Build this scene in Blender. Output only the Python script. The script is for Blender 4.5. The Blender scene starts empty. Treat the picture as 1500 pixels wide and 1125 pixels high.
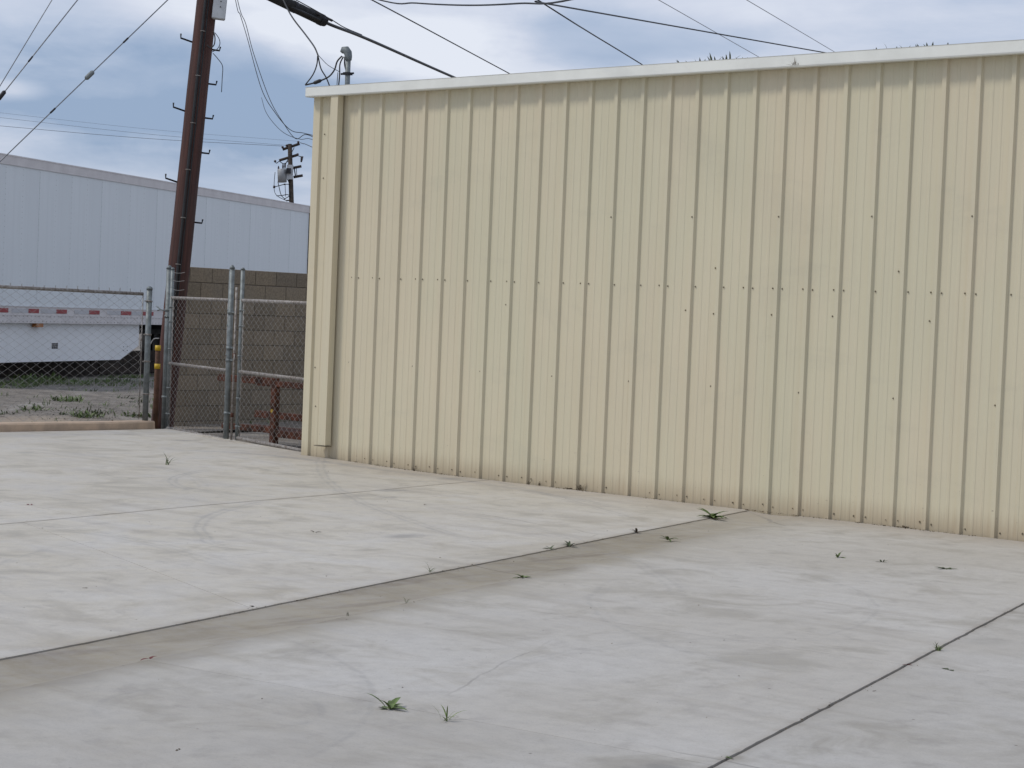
import bpy, bmesh, math, random
from mathutils import Vector, Matrix, noise
R = math.radians
rnd = random.Random(7)
sc = bpy.context.scene
COL = sc.collection

# ------------------------------------------------------------------ camera
FPX = 3000.0                                  # focal length in pixels of the 1500 px wide photograph
CAM = Vector((15.765, -14.257, 1.586))
YAW, PITCH, ROLL = 0.73854, -0.03433, 0.04025
def basis():
    cy, sy, cp, sp = math.cos(YAW), math.sin(YAW), math.cos(PITCH), math.sin(PITCH)
    f = Vector((-sy*cp, cy*cp, sp)); r = Vector((cy, sy, 0)); u = r.cross(f)
    c, s = math.cos(ROLL), math.sin(ROLL)
    return r*c + u*s, u*c - r*s, f
CR, CU, CF = basis()
cam_d = bpy.data.cameras.new('camera'); cam = bpy.data.objects.new('camera', cam_d); COL.objects.link(cam)
cam_d.sensor_width = 36; cam_d.lens = FPX/1500*36; cam_d.clip_start = 0.1; cam_d.clip_end = 3000
m = Matrix.Identity(4)
for i in range(3):
    m[i][0], m[i][1], m[i][2], m[i][3] = CR[i], CU[i], -CF[i], CAM[i]
cam.matrix_world = m
sc.camera = cam
def ray(x, y): return CR*((x-750)/FPX) + CU*((562.5-y)/FPX) + CF
def onz(x, y, z=0):
    d = ray(x, y); return CAM + d*((z-CAM.z)/d.z)
def ony(x, y, Y=0):
    d = ray(x, y); return CAM + d*((Y-CAM.y)/d.y)
def atd(x, y, t): return CAM + ray(x, y)*t

# ------------------------------------------------------------------ node helper
class NT:
    def __init__(s, tree): s.t = tree; s.n = tree.nodes; s.l = tree.links
    def add(s, typ, ins=None, **kw):
        n = s.n.new(typ)
        for k, v in kw.items(): setattr(n, k, v)
        for k, v in (ins or {}).items(): s.put(n.inputs[k], v)
        return n
    def put(s, sock, v):
        if isinstance(v, bpy.types.NodeSocket): s.l.new(v, sock)
        elif isinstance(v, bpy.types.Node): s.l.new(v.outputs[0], sock)
        else: sock.default_value = v
    def math(s, op, a, b=0.0, c=None, clamp=False):
        n = s.add('ShaderNodeMath', operation=op, use_clamp=clamp); s.put(n.inputs[0], a); s.put(n.inputs[1], b)
        if c is not None: s.put(n.inputs[2], c)
        return n.outputs[0]
    def mix(s, f, a, b, blend='MIX'):
        n = s.add('ShaderNodeMix', data_type='RGBA', blend_type=blend)
        s.put(n.inputs[0], f); s.put(n.inputs[6], a); s.put(n.inputs[7], b); return n.outputs[2]
    def noise(s, vec, scale, detail=4, rough=.55, dist=0.0):
        n = s.add('ShaderNodeTexNoise', {'Scale': scale, 'Detail': detail, 'Roughness': rough, 'Distortion': dist})
        if vec is not None: s.put(n.inputs['Vector'], vec)
        return n.outputs[0]
    def ramp(s, f, lo, hi, a=0.0, b=1.0):
        n = s.add('ShaderNodeMapRange', {'From Min': lo, 'From Max': hi, 'To Min': a, 'To Max': b}, interpolation_type='SMOOTHSTEP')
        s.put(n.inputs[0], f); return n.outputs[0]
    def mapping(s, vec, scale=(1, 1, 1), loc=(0, 0, 0), rot=(0, 0, 0)):
        n = s.add('ShaderNodeMapping', {'Scale': scale, 'Location': loc, 'Rotation': rot}); s.put(n.inputs[0], vec); return n.outputs[0]
def c4(c): return (c[0], c[1], c[2], 1)

# ------------------------------------------------------------------ sky, sun, exposure
world = bpy.data.worlds.new('World'); sc.world = world; world.use_nodes = True
SUN_EL, SUN_AZ = R(52), math.atan2(-0.78, -0.62)     # sun direction in plan: towards -x,-y (left and behind the viewer)
sd = Vector((math.cos(SUN_AZ)*math.cos(SUN_EL), math.sin(SUN_AZ)*math.cos(SUN_EL), math.sin(SUN_EL)))
w = NT(world.node_tree); w.n.clear()
tc = w.add('ShaderNodeTexCoord').outputs['Generated']
sky = w.add('ShaderNodeTexSky', sky_type='NISHITA', sun_disc=False, sun_elevation=SUN_EL, sun_rotation=math.atan2(sd.x, sd.y), air_density=1.0, dust_density=1.6, ozone_density=1.0).outputs[0]
sep = w.add('ShaderNodeSeparateXYZ'); w.put(sep.inputs[0], tc)
# cloud layer as seen on a flat ceiling of cloud: project direction onto a plane overhead
zz = w.math('MAXIMUM', w.math('ADD', sep.outputs[2], 0.10), 0.03)
comb = w.add('ShaderNodeCombineXYZ'); w.put(comb.inputs[0], w.math('DIVIDE', sep.outputs[0], zz)); w.put(comb.inputs[1], w.math('DIVIDE', sep.outputs[1], zz))
pl = comb.outputs[0]
big = w.noise(w.mapping(pl, (.55, .55, 1), (3.1, 1.7, 0)), 1.0, 5, .5, .35)
med = w.noise(w.mapping(pl, (1.6, 1.6, 1), (7.3, 2.2, 0)), 1.0, 6, .55, .5)
fine = w.noise(w.mapping(tc, (9, 9, 22), (1, 4, 2)), 1.0, 6, .6, .4)
def lobe(px, py, rx, ry):       # a broad soft cloud mass centred on a direction
    d = ray(px, py).normalized(); az = math.atan2(d.x, d.y)
    azn = w.math('SUBTRACT', w.math('ARCTAN2', sep.outputs[0], sep.outputs[1]), az)
    eln = w.math('SUBTRACT', w.math('ARCSINE', sep.outputs[2]), math.asin(d.z))
    wob = w.math('MULTIPLY', w.math('SUBTRACT', fine, .5), 1.3)
    a = w.math('DIVIDE', azn, rx/FPX); b = w.math('DIVIDE', eln, ry/FPX)
    r2 = w.math('ADD', w.math('MULTIPLY', a, a), w.math('MULTIPLY', b, b))
    return w.ramp(w.math('ADD', w.math('SQRT', r2), wob), 0.35, 1.35, 1, 0)
dark = w.math('ADD', w.math('MULTIPLY', lobe(240, 140, 330, 85), .95), w.math('MULTIPLY', lobe(480, 190, 190, 70), .6), clamp=True)
dark = w.math('ADD', dark, w.math('MULTIPLY', lobe(940, 60, 200, 42), .60), clamp=True)
lit = w.math('ADD', w.math('MULTIPLY', lobe(600, 75, 250, 50), .75), w.math('MULTIPLY', lobe(15, 130, 50, 16), .9), clamp=True)
lit = w.math('ADD', lit, w.math('MULTIPLY', lobe(1400, 30, 420, 120), .65), clamp=True)
lit = w.math('ADD', lit, w.math('MULTIPLY', lobe(330, 15, 160, 30), .5), clamp=True)
tone = w.math('ADD', w.math('MULTIPLY', w.ramp(big, .32, .68), .50), w.math('MULTIPLY', w.ramp(med, .30, .72), .28))
tone = w.math('ADD', tone, w.math('MULTIPLY', w.math('SUBTRACT', fine, .5), .85))
tone = w.math('ADD', tone, .18)
tone = w.math('SUBTRACT', tone, w.math('MULTIPLY', dark, .58))
tone = w.math('ADD', tone, w.math('MULTIPLY', lit, .42), clamp=True)
cr = w.add('ShaderNodeValToRGB'); w.put(cr.inputs[0], tone)
cr.color_ramp.elements[0].position = 0.0; cr.color_ramp.elements[0].color = (2.6, 3.5, 5.1, 1)
cr.color_ramp.elements[1].position = 1.0; cr.color_ramp.elements[1].color = (7.2, 7.5, 8.3, 1)
e = cr.color_ramp.elements.new(.45); e.color = (4.2, 4.9, 6.3, 1)
e = cr.color_ramp.elements.new(.75); e.color = (5.8, 6.2, 7.3, 1)
skyc = w.mix(0.88, sky, cr.outputs[0])
bg = w.add('ShaderNodeBackground', {'Color': skyc, 'Strength': 0.1})
w.l.new(bg.outputs[0], w.add('ShaderNodeOutputWorld').inputs[0])
sun_d = bpy.data.lights.new('sun', 'SUN'); sun_d.energy = 1.5; sun_d.angle = R(10); sun_d.color = (1.0, .94, .84)
sun = bpy.data.objects.new('sun', sun_d); COL.objects.link(sun); sun.rotation_euler = sd.to_track_quat('Z', 'Y').to_euler(); sun.location = (0, 0, 30)
sc.view_settings.view_transform = 'Standard'; sc.view_settings.look = 'None'
sc.view_settings.exposure = 0.2; sc.view_settings.gamma = 1.0; sc.view_settings.use_curve_mapping = False

# ------------------------------------------------------------------ mesh / object helpers
def link(name, bm, mat, parent=None, smooth=False):
    me = bpy.data.meshes.new(name); bm.to_mesh(me); bm.free()
    if smooth:
        for p in me.polygons: p.use_smooth = True
    for mm in (mat if isinstance(mat, (list, tuple)) else [mat]): me.materials.append(mm)
    o = bpy.data.objects.new(name, me); COL.objects.link(o)
    if parent: o.parent = parent
    return o
def inst(o, loc=None, rz=None, parent=None):
    c = o.copy(); COL.objects.link(c)
    if loc is not None: c.location = loc
    if rz is not None: c.rotation_euler.z = rz
    if parent is not None: c.parent = parent
    return c
def tag(o, label=None, cat=None, group=None, kind=None):
    if label: o['label'] = label
    if cat: o['category'] = cat
    if group: o['group'] = group
    if kind: o['kind'] = kind
    return o
def empty(name, loc=(0, 0, 0), rz=0):
    o = bpy.data.objects.new(name, None); COL.objects.link(o); o.location = loc; o.rotation_euler.z = rz; o.empty_display_size = .2
    return o
def B(): return bmesh.new()
def box(bm, x0, x1, y0, y1, z0, z1, M=None, mi=0):
    vs = [bm.verts.new(((M @ Vector(p)) if M else p)) for p in ((x0,y0,z0),(x1,y0,z0),(x1,y1,z0),(x0,y1,z0),(x0,y0,z1),(x1,y0,z1),(x1,y1,z1),(x0,y1,z1))]
    for f in ((0,3,2,1),(4,5,6,7),(0,1,5,4),(1,2,6,5),(2,3,7,6),(3,0,4,7)):
        g = bm.faces.new([vs[i] for i in f]); g.material_index = mi
def bevel(bm, w_=.004, seg=1):
    bmesh.ops.bevel(bm, geom=list(bm.edges), offset=w_, segments=seg, affect='EDGES', clamp_overlap=True)
def tube(bm, pts, r, n=8, cap=True, mi=0):
    pts = [Vector(p) for p in pts]; rings = []; N = len(pts)
    rs = r if isinstance(r, (list, tuple)) else [r]*N
    prev = None
    for i, p in enumerate(pts):
        t = (pts[min(i+1, N-1)] - pts[max(i-1, 0)]).normalized()
        if prev is None:
            a = t.cross(Vector((0, 0, 1)))
            if a.length < .1: a = t.cross(Vector((1, 0, 0)))
            a.normalize()
        else:
            a = prev - t*prev.dot(t)
            if a.length < 1e-5: a = t.orthogonal()
            a.normalize()
        prev = a; b = t.cross(a)
        rings.append([bm.verts.new(p + (a*math.cos(k*2*math.pi/n) + b*math.sin(k*2*math.pi/n))*rs[i]) for k in range(n)])
    for i in range(N-1):
        for k in range(n):
            f = bm.faces.new((rings[i][k], rings[i][(k+1) % n], rings[i+1][(k+1) % n], rings[i+1][k])); f.material_index = mi; f.smooth = True
    if cap:
        f = bm.faces.new(rings[0][::-1]); f.material_index = mi
        f = bm.faces.new(rings[-1]); f.material_index = mi
def spline(pts, n=10):
    pts = [Vector(p) for p in pts]; out = []
    P = [pts[0]*2 - pts[1]] + pts + [pts[-1]*2 - pts[-2]]
    for i in range(1, len(P)-2):
        for k in range(n):
            t = k/n; a, b, c, d = P[i-1], P[i], P[i+1], P[i+2]
            out.append(.5*((2*b) + (c-a)*t + (2*a-5*b+4*c-d)*t*t + (3*b-a-3*c+d)*t**3))
    out.append(pts[-1]); return out
def quadgrid(bm, f, nu, nv):
    g = [[bm.verts.new(f(i/nu, j/nv)) for j in range(nv+1)] for i in range(nu+1)]
    for i in range(nu):
        for j in range(nv):
            q = bm.faces.new((g[i][j], g[i+1][j], g[i+1][j+1], g[i][j+1])); q.smooth = True
    return g

# ------------------------------------------------------------------ materials
def mat(name, col, rough=.6, metal=0.0, var=.15, vs=6.0, bump=0.0, bs=40.0, col2=None, spec=.5, obj_var=0.0, coords='Object'):
    mt = bpy.data.materials.new(name); mt.use_nodes = True; t = NT(mt.node_tree)
    b = t.n['Principled BSDF']; tcn = t.add('ShaderNodeTexCoord').outputs[coords]
    n1 = t.noise(tcn, vs, 6, .6)
    c2 = col2 or tuple(max(0, x*(1-var*2)) for x in col)
    c = t.mix(t.ramp(n1, .3, .72), c4(c2), c4(tuple(min(1, x*(1+var*.5)) for x in col)))
    if obj_var:
        oi = t.add('ShaderNodeObjectInfo').outputs['Random']
        hs = t.add('ShaderNodeHueSaturation', {'Value': t.math('ADD', 1-obj_var/2, t.math('MULTIPLY', oi, obj_var)), 'Color': c}); c = hs.outputs[0]
    t.put(b.inputs['Base Color'], c); t.put(b.inputs['Roughness'], t.ramp(n1, .2, .8, min(1, rough+.08), max(0, rough-.08)))
    b.inputs['Metallic'].default_value = metal; b.inputs['Specular IOR Level'].default_value = spec
    if bump:
        bn = t.add('ShaderNodeBump', {'Strength': bump, 'Distance': .01, 'Height': t.noise(tcn, bs, 5, .65)}); t.put(b.inputs['Normal'], bn.outputs[0])
    return mt
M = {}
M['galv'] = mat('galvanised_steel', (.20, .225, .232), .55, .35, .18, 14, .15, 120)
M['galv_old'] = mat('weathered_galvanised_steel', (.33, .32, .31), .65, .35, .25, 30, .3, 160, col2=(.17, .14, .12))
M['wire_galv'] = mat('chain_link_wire', (.42, .41, .40), .55, .4, .2, 20)
M['rust'] = mat('rusty_red_steel', (.115, .034, .016), .85, .0, .3, 9, .4, 80, col2=(.032, .016, .011))
M['black'] = mat('black_cable', (.018, .018, .02), .55, 0, .2, 10)
M['iron'] = mat('dark_iron', (.03, .03, .035), .5, .5, .2, 10)
M['grey_wire'] = mat('grey_strand_wire', (.20, .21, .23), .5, .4, .1, 20)
M['pale_wire'] = mat('pale_wire', (.35, .36, .38), .6, .1, .1, 20)
M['white_box'] = mat('pale_grey_enclosure', (.50, .52, .54), .5, 0, .06, 8)
M['yellow'] = mat('yellow_plastic', (.60, .40, .02), .5, 0, .12, 12)
M['rubber'] = mat('black_rubber', (.02, .02, .021), .85, 0, .2, 12, .2, 60)
M['dark_steel'] = mat('dark_underframe_steel', (.022, .022, .024), .7, .2, .2, 8)
M['rim'] = mat('white_wheel_rim', (.4, .4, .4), .5, .1, .15, 10)
M['tie'] = mat('creosoted_timber', (.055, .04, .03), .9, 0, .3, 5, .6, 30)
M['alu'] = mat('dull_aluminium', (.66, .63, .62), .55, .0, .05, 3, .05, 50, col2=(.60, .57, .565))
M['tape_red'] = mat('red_reflective_tape', (.30, .02, .025), .4, 0, .08, 6)
M['tape_white'] = mat('white_reflective_tape', (.50, .50, .52), .4, 0, .06, 6)
M['orange'] = mat('orange_lens', (.38, .14, .03), .4, 0, .1, 6)
M['transformer'] = mat('grey_transformer_paint', (.33, .34, .35), .5, .1, .08, 4)
M['porcelain'] = mat('brown_porcelain', (.05, .03, .03), .3)
M['screw'] = mat('dull_screw_head', (.25, .215, .155), .6, .5, .3, 300)
M['roof'] = mat('galvalume_roof', (.45, .46, .46), .5, .4, .1, 2)
M['trim'] = mat('pale_gutter_paint', (.80, .815, .77), .42, 0, .045, 2.5, .03, 10)
M['leaf'] = mat('green_weed_leaf', (.11, .165, .04), .6, 0, .3, 30, obj_var=.3)
M['leaf_dk'] = mat('dark_weed_leaf', (.075, .105, .04), .65, 0, .3, 30, obj_var=.3)
M['leaf_light'] = mat('yellow_green_grass', (.16, .22, .06), .65, 0, .25, 30, obj_var=.2)
M['leaf_red'] = mat('reddish_leaf', (.16, .03, .03), .65, 0, .25, 30)
M['dry'] = mat('dry_brown_stalk', (.12, .085, .05), .8, 0, .3, 30, obj_var=.3)
M['gutter_weed'] = mat('olive_gutter_weed', (.10, .115, .055), .7, 0, .35, 25, obj_var=.3)

def wood_pole_mat():
    mt = bpy.data.materials.new('creosoted_pole_wood'); mt.use_nodes = True; t = NT(mt.node_tree); b = t.n['Principled BSDF']
    tcn = t.add('ShaderNodeTexCoord').outputs['Object']
    st = t.noise(t.mapping(tcn, (26, 26, .7)), 1, 6, .65); n2 = t.noise(tcn, 1.2, 3)
    cracks = t.ramp(t.noise(t.mapping(tcn, (60, 60, .55)), 1, 3, .5), .30, .42, 1, 0)
    c = t.mix(t.ramp(st, .3, .7), (.034, .011, .009, 1), (.092, .034, .025, 1))
    c = t.mix(t.math('MULTIPLY', t.ramp(n2, .4, .7), .35), c, (.05, .035, .032, 1))
    c = t.mix(t.math('MULTIPLY', cracks, .8), c, (.012, .006, .005, 1))
    t.put(b.inputs['Base Color'], c); b.inputs['Roughness'].default_value = .75
    hh = t.math('SUBTRACT', st, cracks)
    t.put(b.inputs['Normal'], t.add('ShaderNodeBump', {'Strength': .5, 'Distance': .01, 'Height': hh}).outputs[0])
    return mt
M['pole'] = wood_pole_mat()

def siding_mat():
    mt = bpy.data.materials.new('beige_painted_siding'); mt.use_nodes = True; t = NT(mt.node_tree); b = t.n['Principled BSDF']
    g = t.add('ShaderNodeNewGeometry').outputs['Position']
    s = t.add('ShaderNodeSeparateXYZ'); t.put(s.inputs[0], g)
    oi = t.add('ShaderNodeObjectInfo').outputs['Random']
    soft = t.noise(t.mapping(g, (1.3, 1, .55)), 1, 4, .5)
    streak = t.noise(t.mapping(g, (34, 8, .5)), 1, 5, .6)
    speck = t.noise(g, 55, 2, .5)
    c = t.mix(t.ramp(soft, .3, .7), (.600, .540, .392, 1), (.645, .576, .422, 1))
    c = t.mix(t.math('MULTIPLY', oi, .35), c, (.620, .555, .418, 1))
    tint = t.noise(t.mapping(g, (1.1, 1, .25), (9, 0, 3)), 1, 4, .6)
    c = t.mix(t.ramp(tint, .40, .62, .0, .55), c, (.585, .562, .410, 1))
    c = t.mix(t.math('MULTIPLY', t.ramp(streak, .46, .8), .20), c, (.45, .375, .26, 1))
    # splash-back dirt near the slab: noise-broken, own shape
    low = t.ramp(t.math('ADD', s.outputs[2], t.math('MULTIPLY', streak, -.25)), -.12, .10, 1, 0)
    c = t.mix(t.math('MULTIPLY', low, .55), c, (.34, .255, .165, 1))
    chalk = t.noise(t.mapping(g, (.9, 1, 2.2), (3, 0, 8)), 1, 7, .68, .5)
    c = t.mix(t.math('MULTIPLY', t.ramp(chalk, .52, .70), .22), c, (.47, .44, .34, 1))
    run = t.math('MULTIPLY', t.ramp(t.noise(t.mapping(g, (70, 8, .9), (5, 0, 0)), 1, 3, .5), .60, .74), t.ramp(t.noise(t.mapping(g, (1.5, 1, 1.2)), 1, 3), .48, .62))
    c = t.mix(t.math('MULTIPLY', run, .22), c, (.33, .25, .16, 1))
    sp = t.math('MULTIPLY', t.ramp(speck, .70, .76), t.ramp(s.outputs[2], .05, .8, .55, 0.03))
    c = t.mix(sp, c, (.17, .12, .08, 1))
    t.put(b.inputs['Base Color'], c); b.inputs['Roughness'].default_value = .5; b.inputs['Specular IOR Level'].default_value = .35
    oil = t.noise(t.mapping(g, (2.5, 2.5, .8)), 1, 3, .5)
    t.put(b.inputs['Normal'], t.add('ShaderNodeBump', {'Strength': .12, 'Distance': .02, 'Height': oil}).outputs[0])
    return mt
M['siding'] = siding_mat()

def concrete_mat():
    mt = bpy.data.materials.new('broom_finished_concrete'); mt.use_nodes = True; t = NT(mt.node_tree); b = t.n['Principled BSDF']
    g = t.add('ShaderNodeNewGeometry').outputs['Position']
    s = t.add('ShaderNodeSeparateXYZ'); t.put(s.inputs[0], g); X, Y = s.outputs[0], s.outputs[1]
    oi = t.add('ShaderNodeObjectInfo').outputs['Random']
    n_big = t.noise(g, .45, 5, .55, .4); n_med = t.noise(g, 1.7, 6, .62, .5); n_fin = t.noise(g, 9, 6, .68); n_gr = t.noise(g, 90, 4, .7)
    streak = t.noise(t.mapping(g, (.55, 3.2, 1), rot=(0, 0, R(28))), 1, 6, .62, .4)
    streak2 = t.noise(t.mapping(g, (2.6, .7, 1), (4, 2, 0), rot=(0, 0, R(20))), 1, 6, .6, .6)
    c = t.mix(t.ramp(n_big, .34, .66), (.462, .440, .408, 1), (.525, .512, .495, 1))
    # tan staining, stronger towards the building and left bay
    tanm = t.math('MULTIPLY', t.ramp(t.math('ADD', X, t.math('MULTIPLY', Y, .28)), 2.5, 8.0, .95, .22), t.ramp(n_med, .30, .62, .35, 1))
    c = t.mix(tanm, c, (.500, .462, .388, 1))
    c = t.mix(t.math('MULTIPLY', t.ramp(n_med, .50, .70), .75), c, (.330, .308, .268, 1))
    c = t.mix(t.math('MULTIPLY', t.ramp(streak, .50, .72), .55), c, (.345, .318, .282, 1))
    c = t.mix(t.math('MULTIPLY', t.ramp(streak2, .54, .78), .34), c, (.36, .325, .27, 1))
    c = t.mix(t.math('MULTIPLY', t.ramp(streak, .40, .22), .55), c, (.565, .558, .535, 1))
    # silt along the drainage strip and its edges (x + .285 y is constant along the joints)
    q = t.math('ADD', X, t.math('MULTIPLY', Y, .285))
    wob0 = t.math('SUBTRACT', n_med, .5)
    strip = t.math('MULTIPLY', t.ramp(q, 5.58, 5.60), t.ramp(t.math('ADD', q, t.math('MULTIPLY', wob0, .5)), 5.95, 6.35, 1, 0))
    ck2 = t.math('MULTIPLY', t.ramp(t.math('ABSOLUTE', t.math('SUBTRACT', t.math('ADD', q, t.math('MULTIPLY', t.math('SUBTRACT', n_fin, .5), .05)), 6.10)), .004, .014, 1, 0), t.ramp(n_big, .35, .55, .2, .95))
    strip = t.math('MULTIPLY', strip, t.ramp(Y, -1.4, -2.6, .25, 1))
    wob = t.math('MULTIPLY', t.math('SUBTRACT', n_med, .5), .9)
    near = t.ramp(t.math('ADD', q, wob), 5.9, 6.8, 1, 0)
    near = t.math('MULTIPLY', near, t.ramp(q, 5.55, 5.62))
    lf = t.math('MULTIPLY', t.ramp(t.math('ADD', q, wob), 4.6, 5.6), t.ramp(q, 5.6, 5.59))
    c = t.mix(t.math('MULTIPLY', strip, t.ramp(streak2, .26, .54, .45, 1)), c, (.215, .186, .140, 1))
    c = t.mix(t.math('MULTIPLY', near, t.ramp(streak, .35, .62, .25, .75)), c, (.315, .280, .215, 1))
    c = t.mix(t.math('MULTIPLY', lf, t.ramp(streak2, .4, .65, .1, .5)), c, (.36, .32, .25, 1))
    c = t.mix(t.math('MULTIPLY', ck2, t.ramp(Y, -2.2, -2.6)), c, (.10, .085, .07, 1))
    sdirt = t.math('MULTIPLY', strip, t.ramp(t.noise(t.mapping(g, (4.5, .8, 1), rot=(0, 0, R(-16))), 1, 5, .6), .5, .68))
    c = t.mix(t.math('MULTIPLY', sdirt, .7), c, (.165, .135, .105, 1))
    for (ja, jb, jw, jk) in ((5.591, -.285, .09, .45), (8.953, -.298, .06, .4), (2.566, -.194, .05, .45)):
        jd = t.math('ABSOLUTE', t.math('SUBTRACT', t.math('SUBTRACT', X, t.math('MULTIPLY', Y, jb)), ja))
        jm = t.ramp(t.math('ADD', jd, t.math('MULTIPLY', t.math('SUBTRACT', n_fin, .5), .12)), .0, jw, 1, 0)
        c = t.mix(t.math('MULTIPLY', t.math('MULTIPLY', jm, jk), t.ramp(n_med, .35, .65, .35, 1)), c, (.21, .175, .135, 1))
    # dirt washed against the wall
    wall = t.math('MULTIPLY', t.ramp(t.math('ADD', Y, t.math('MULTIPLY', n_med, .5)), -.75, .25, 0, 1), t.ramp(X, -1.2, -.3))
    c = t.mix(t.math('MULTIPLY', wall, .6), c, (.385, .335, .275, 1))
    # tyre scuffs: arcs with a broken, multi-ribbed tread
    def arc(cx, cy, r, wd, k, lo, hi, vx=1, vy=0, col=(.21, .21, .215, 1)):
        nonlocal c
        dx = t.math('SUBTRACT', X, cx); dy = t.math('SUBTRACT', Y, cy)
        d = t.math('SQRT', t.math('ADD', t.math('MULTIPLY', dx, dx), t.math('MULTIPLY', dy, dy)))
        d = t.math('SUBTRACT', t.math('ADD', d, t.math('MULTIPLY', t.math('SUBTRACT', n_med, .5), .12)), r)
        m_ = t.ramp(t.math('ABSOLUTE', d), wd*.35, wd, 1, 0)
        rib = t.ramp(t.math('SINE', t.math('MULTIPLY', d, 95)), -.4, .9, .35, 1)
        al = t.math('ADD', t.math('MULTIPLY', dx, vx), t.math('MULTIPLY', dy, vy))
        lim = t.math('MULTIPLY', t.ramp(al, lo, lo+.6), t.ramp(al, hi-.9, hi, 1, 0))
        m_ = t.math('MULTIPLY', t.math('MULTIPLY', m_, rib), t.math('MULTIPLY', lim, t.ramp(n_fin, .35, .62, .35, 1)))
        c = t.mix(t.math('MULTIPLY', m_, k), c, col)
    def through(p, q_, s_):     # circle centre/radius from two photo points and a bulge
        a, b_ = onz(*p), onz(*q_); mid = (a+b_)/2; ch = (b_-a); n_ = Vector((-ch.y, ch.x, 0)).normalized()
        h = ch.length/2; rad = (h*h + s_*s_)/(2*abs(s_)); cen = mid - n_*math.copysign(rad-abs(s_), s_)
        dd = (mid + n_*s_ - cen).normalized(); tang = Vector((-dd.y, dd.x, 0))
        return cen.x, cen.y, rad, h, tang
    for p, q_, s_, wd, k in (((225, 658), (560, 690), .15, .10, .60), ((300, 663), (900, 742), .45, .10, .72), ((380, 640), (930, 760), .35, .08, .45),
                             ((130, 690), (420, 730), -.3, .12, .38), ((470, 675), (690, 790), -.35, .10, .50), ((20, 655), (300, 715), .5, .1, .35),
                             ((285, 720), (300, 690), .25, .09, .55), ((330, 805), (395, 735), .35, .09, .55), ((395, 930), (440, 1110), .35, .05, .32),
                             ((160, 1050), (235, 1010), .12, .06, .45), ((1130, 830), (1200, 930), .45, .05, .32), ((900, 850), (1130, 985), -.4, .06, .28),
                             ((0, 760), (330, 830), .2, .15, .35), ((620, 740), (1000, 870), .4, .1, .30), ((700, 1000), (1300, 940), .5, .08, .22)):
        cx, cy, rad, h, tg = through(p, q_, s_)
        arc(cx, cy, rad, wd, k*.80, -h-.3, h+.3, tg.x, tg.y)
    # small oily smudges
    vor = t.add('ShaderNodeTexVoronoi', {'Vector': t.mapping(g, (1.0, .62, 1), rot=(0, 0, R(35))), 'Scale': .95, 'Randomness': 1}).outputs['Distance']
    sm = t.math('MULTIPLY', t.ramp(t.math('ADD', vor, t.math('MULTIPLY', n_fin, .25)), .16, .27, 1, 0), t.ramp(n_big, .40, .54))
    c = t.mix(t.math('MULTIPLY', sm, .62), c, (.20, .195, .195, 1))
    # hairline cracks
    ck = t.add('ShaderNodeTexVoronoi', {'Vector': t.mapping(t.mix(.12, g, t.add('ShaderNodeTexNoise', {'Scale': 2.0, 'Detail': 6, 'Vector': g}).outputs[1])), 'Scale': .28}, feature='DISTANCE_TO_EDGE').outputs[0]
    c = t.mix(t.math('MULTIPLY', t.ramp(ck, .0008, .0022, 1, 0), t.math('MULTIPLY', t.ramp(n_big, .50, .60), .5)), c, (.15, .14, .13, 1))
    c = t.mix(t.math('MULTIPLY', t.ramp(n_fin, .35, .7), .30), c, (.33, .315, .30, 1))
    n_m2 = t.noise(t.mapping(g, (1, 1, 1), (12, 5, 0)), 4.2, 6, .7, .3)
    c = t.mix(t.math('MULTIPLY', t.ramp(n_m2, .52, .72), .42), c, (.285, .265, .245, 1))
    spk = t.add('ShaderNodeTexVoronoi', {'Vector': g, 'Scale': 7.0, 'Randomness': 1}).outputs['Distance']
    c = t.mix(t.math('MULTIPLY', t.ramp(spk, .035, .06, 1, 0), t.ramp(n_m2, .45, .6, .0, .8)), c, (.12, .10, .085, 1))
    c = t.mix(t.math('MULTIPLY', t.ramp(n_gr, .52, .70), .42), c, (.29, .275, .255, 1))
    n_g2 = t.noise(g, 28, 5, .75)
    c = t.mix(t.math('MULTIPLY', t.ramp(n_g2, .55, .72), .30), c, (.31, .29, .265, 1))
    hs = t.add('ShaderNodeHueSaturation', {'Value': t.math('MULTIPLY', t.math('ADD', .985, t.math('MULTIPLY', oi, .05)), t.add('ShaderNodeObjectInfo').outputs['Alpha']), 'Color': c})
    t.put(b.inputs['Base Color'], hs.outputs[0]); t.put(b.inputs['Roughness'], t.ramp(n_med, .3, .7, .62, .82)); b.inputs['Specular IOR Level'].default_value = .4
    h = t.math('ADD', t.math('MULTIPLY', n_fin, .5), t.math('MULTIPLY', n_gr, .35))
    t.put(b.inputs['Normal'], t.add('ShaderNodeBump', {'Strength': .22, 'Distance': .008, 'Height': h}).outputs[0])
    return mt
M['concrete'] = concrete_mat()
M['joint'] = mat('dark_joint_filler', (.055, .05, .045), .95, 0, .3, 20, .5, 80)
M['curb'] = mat('pinkish_tan_concrete', (.54, .40, .285), .85, 0, .12, 5, .3, 60, col2=(.41, .315, .235))

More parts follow.
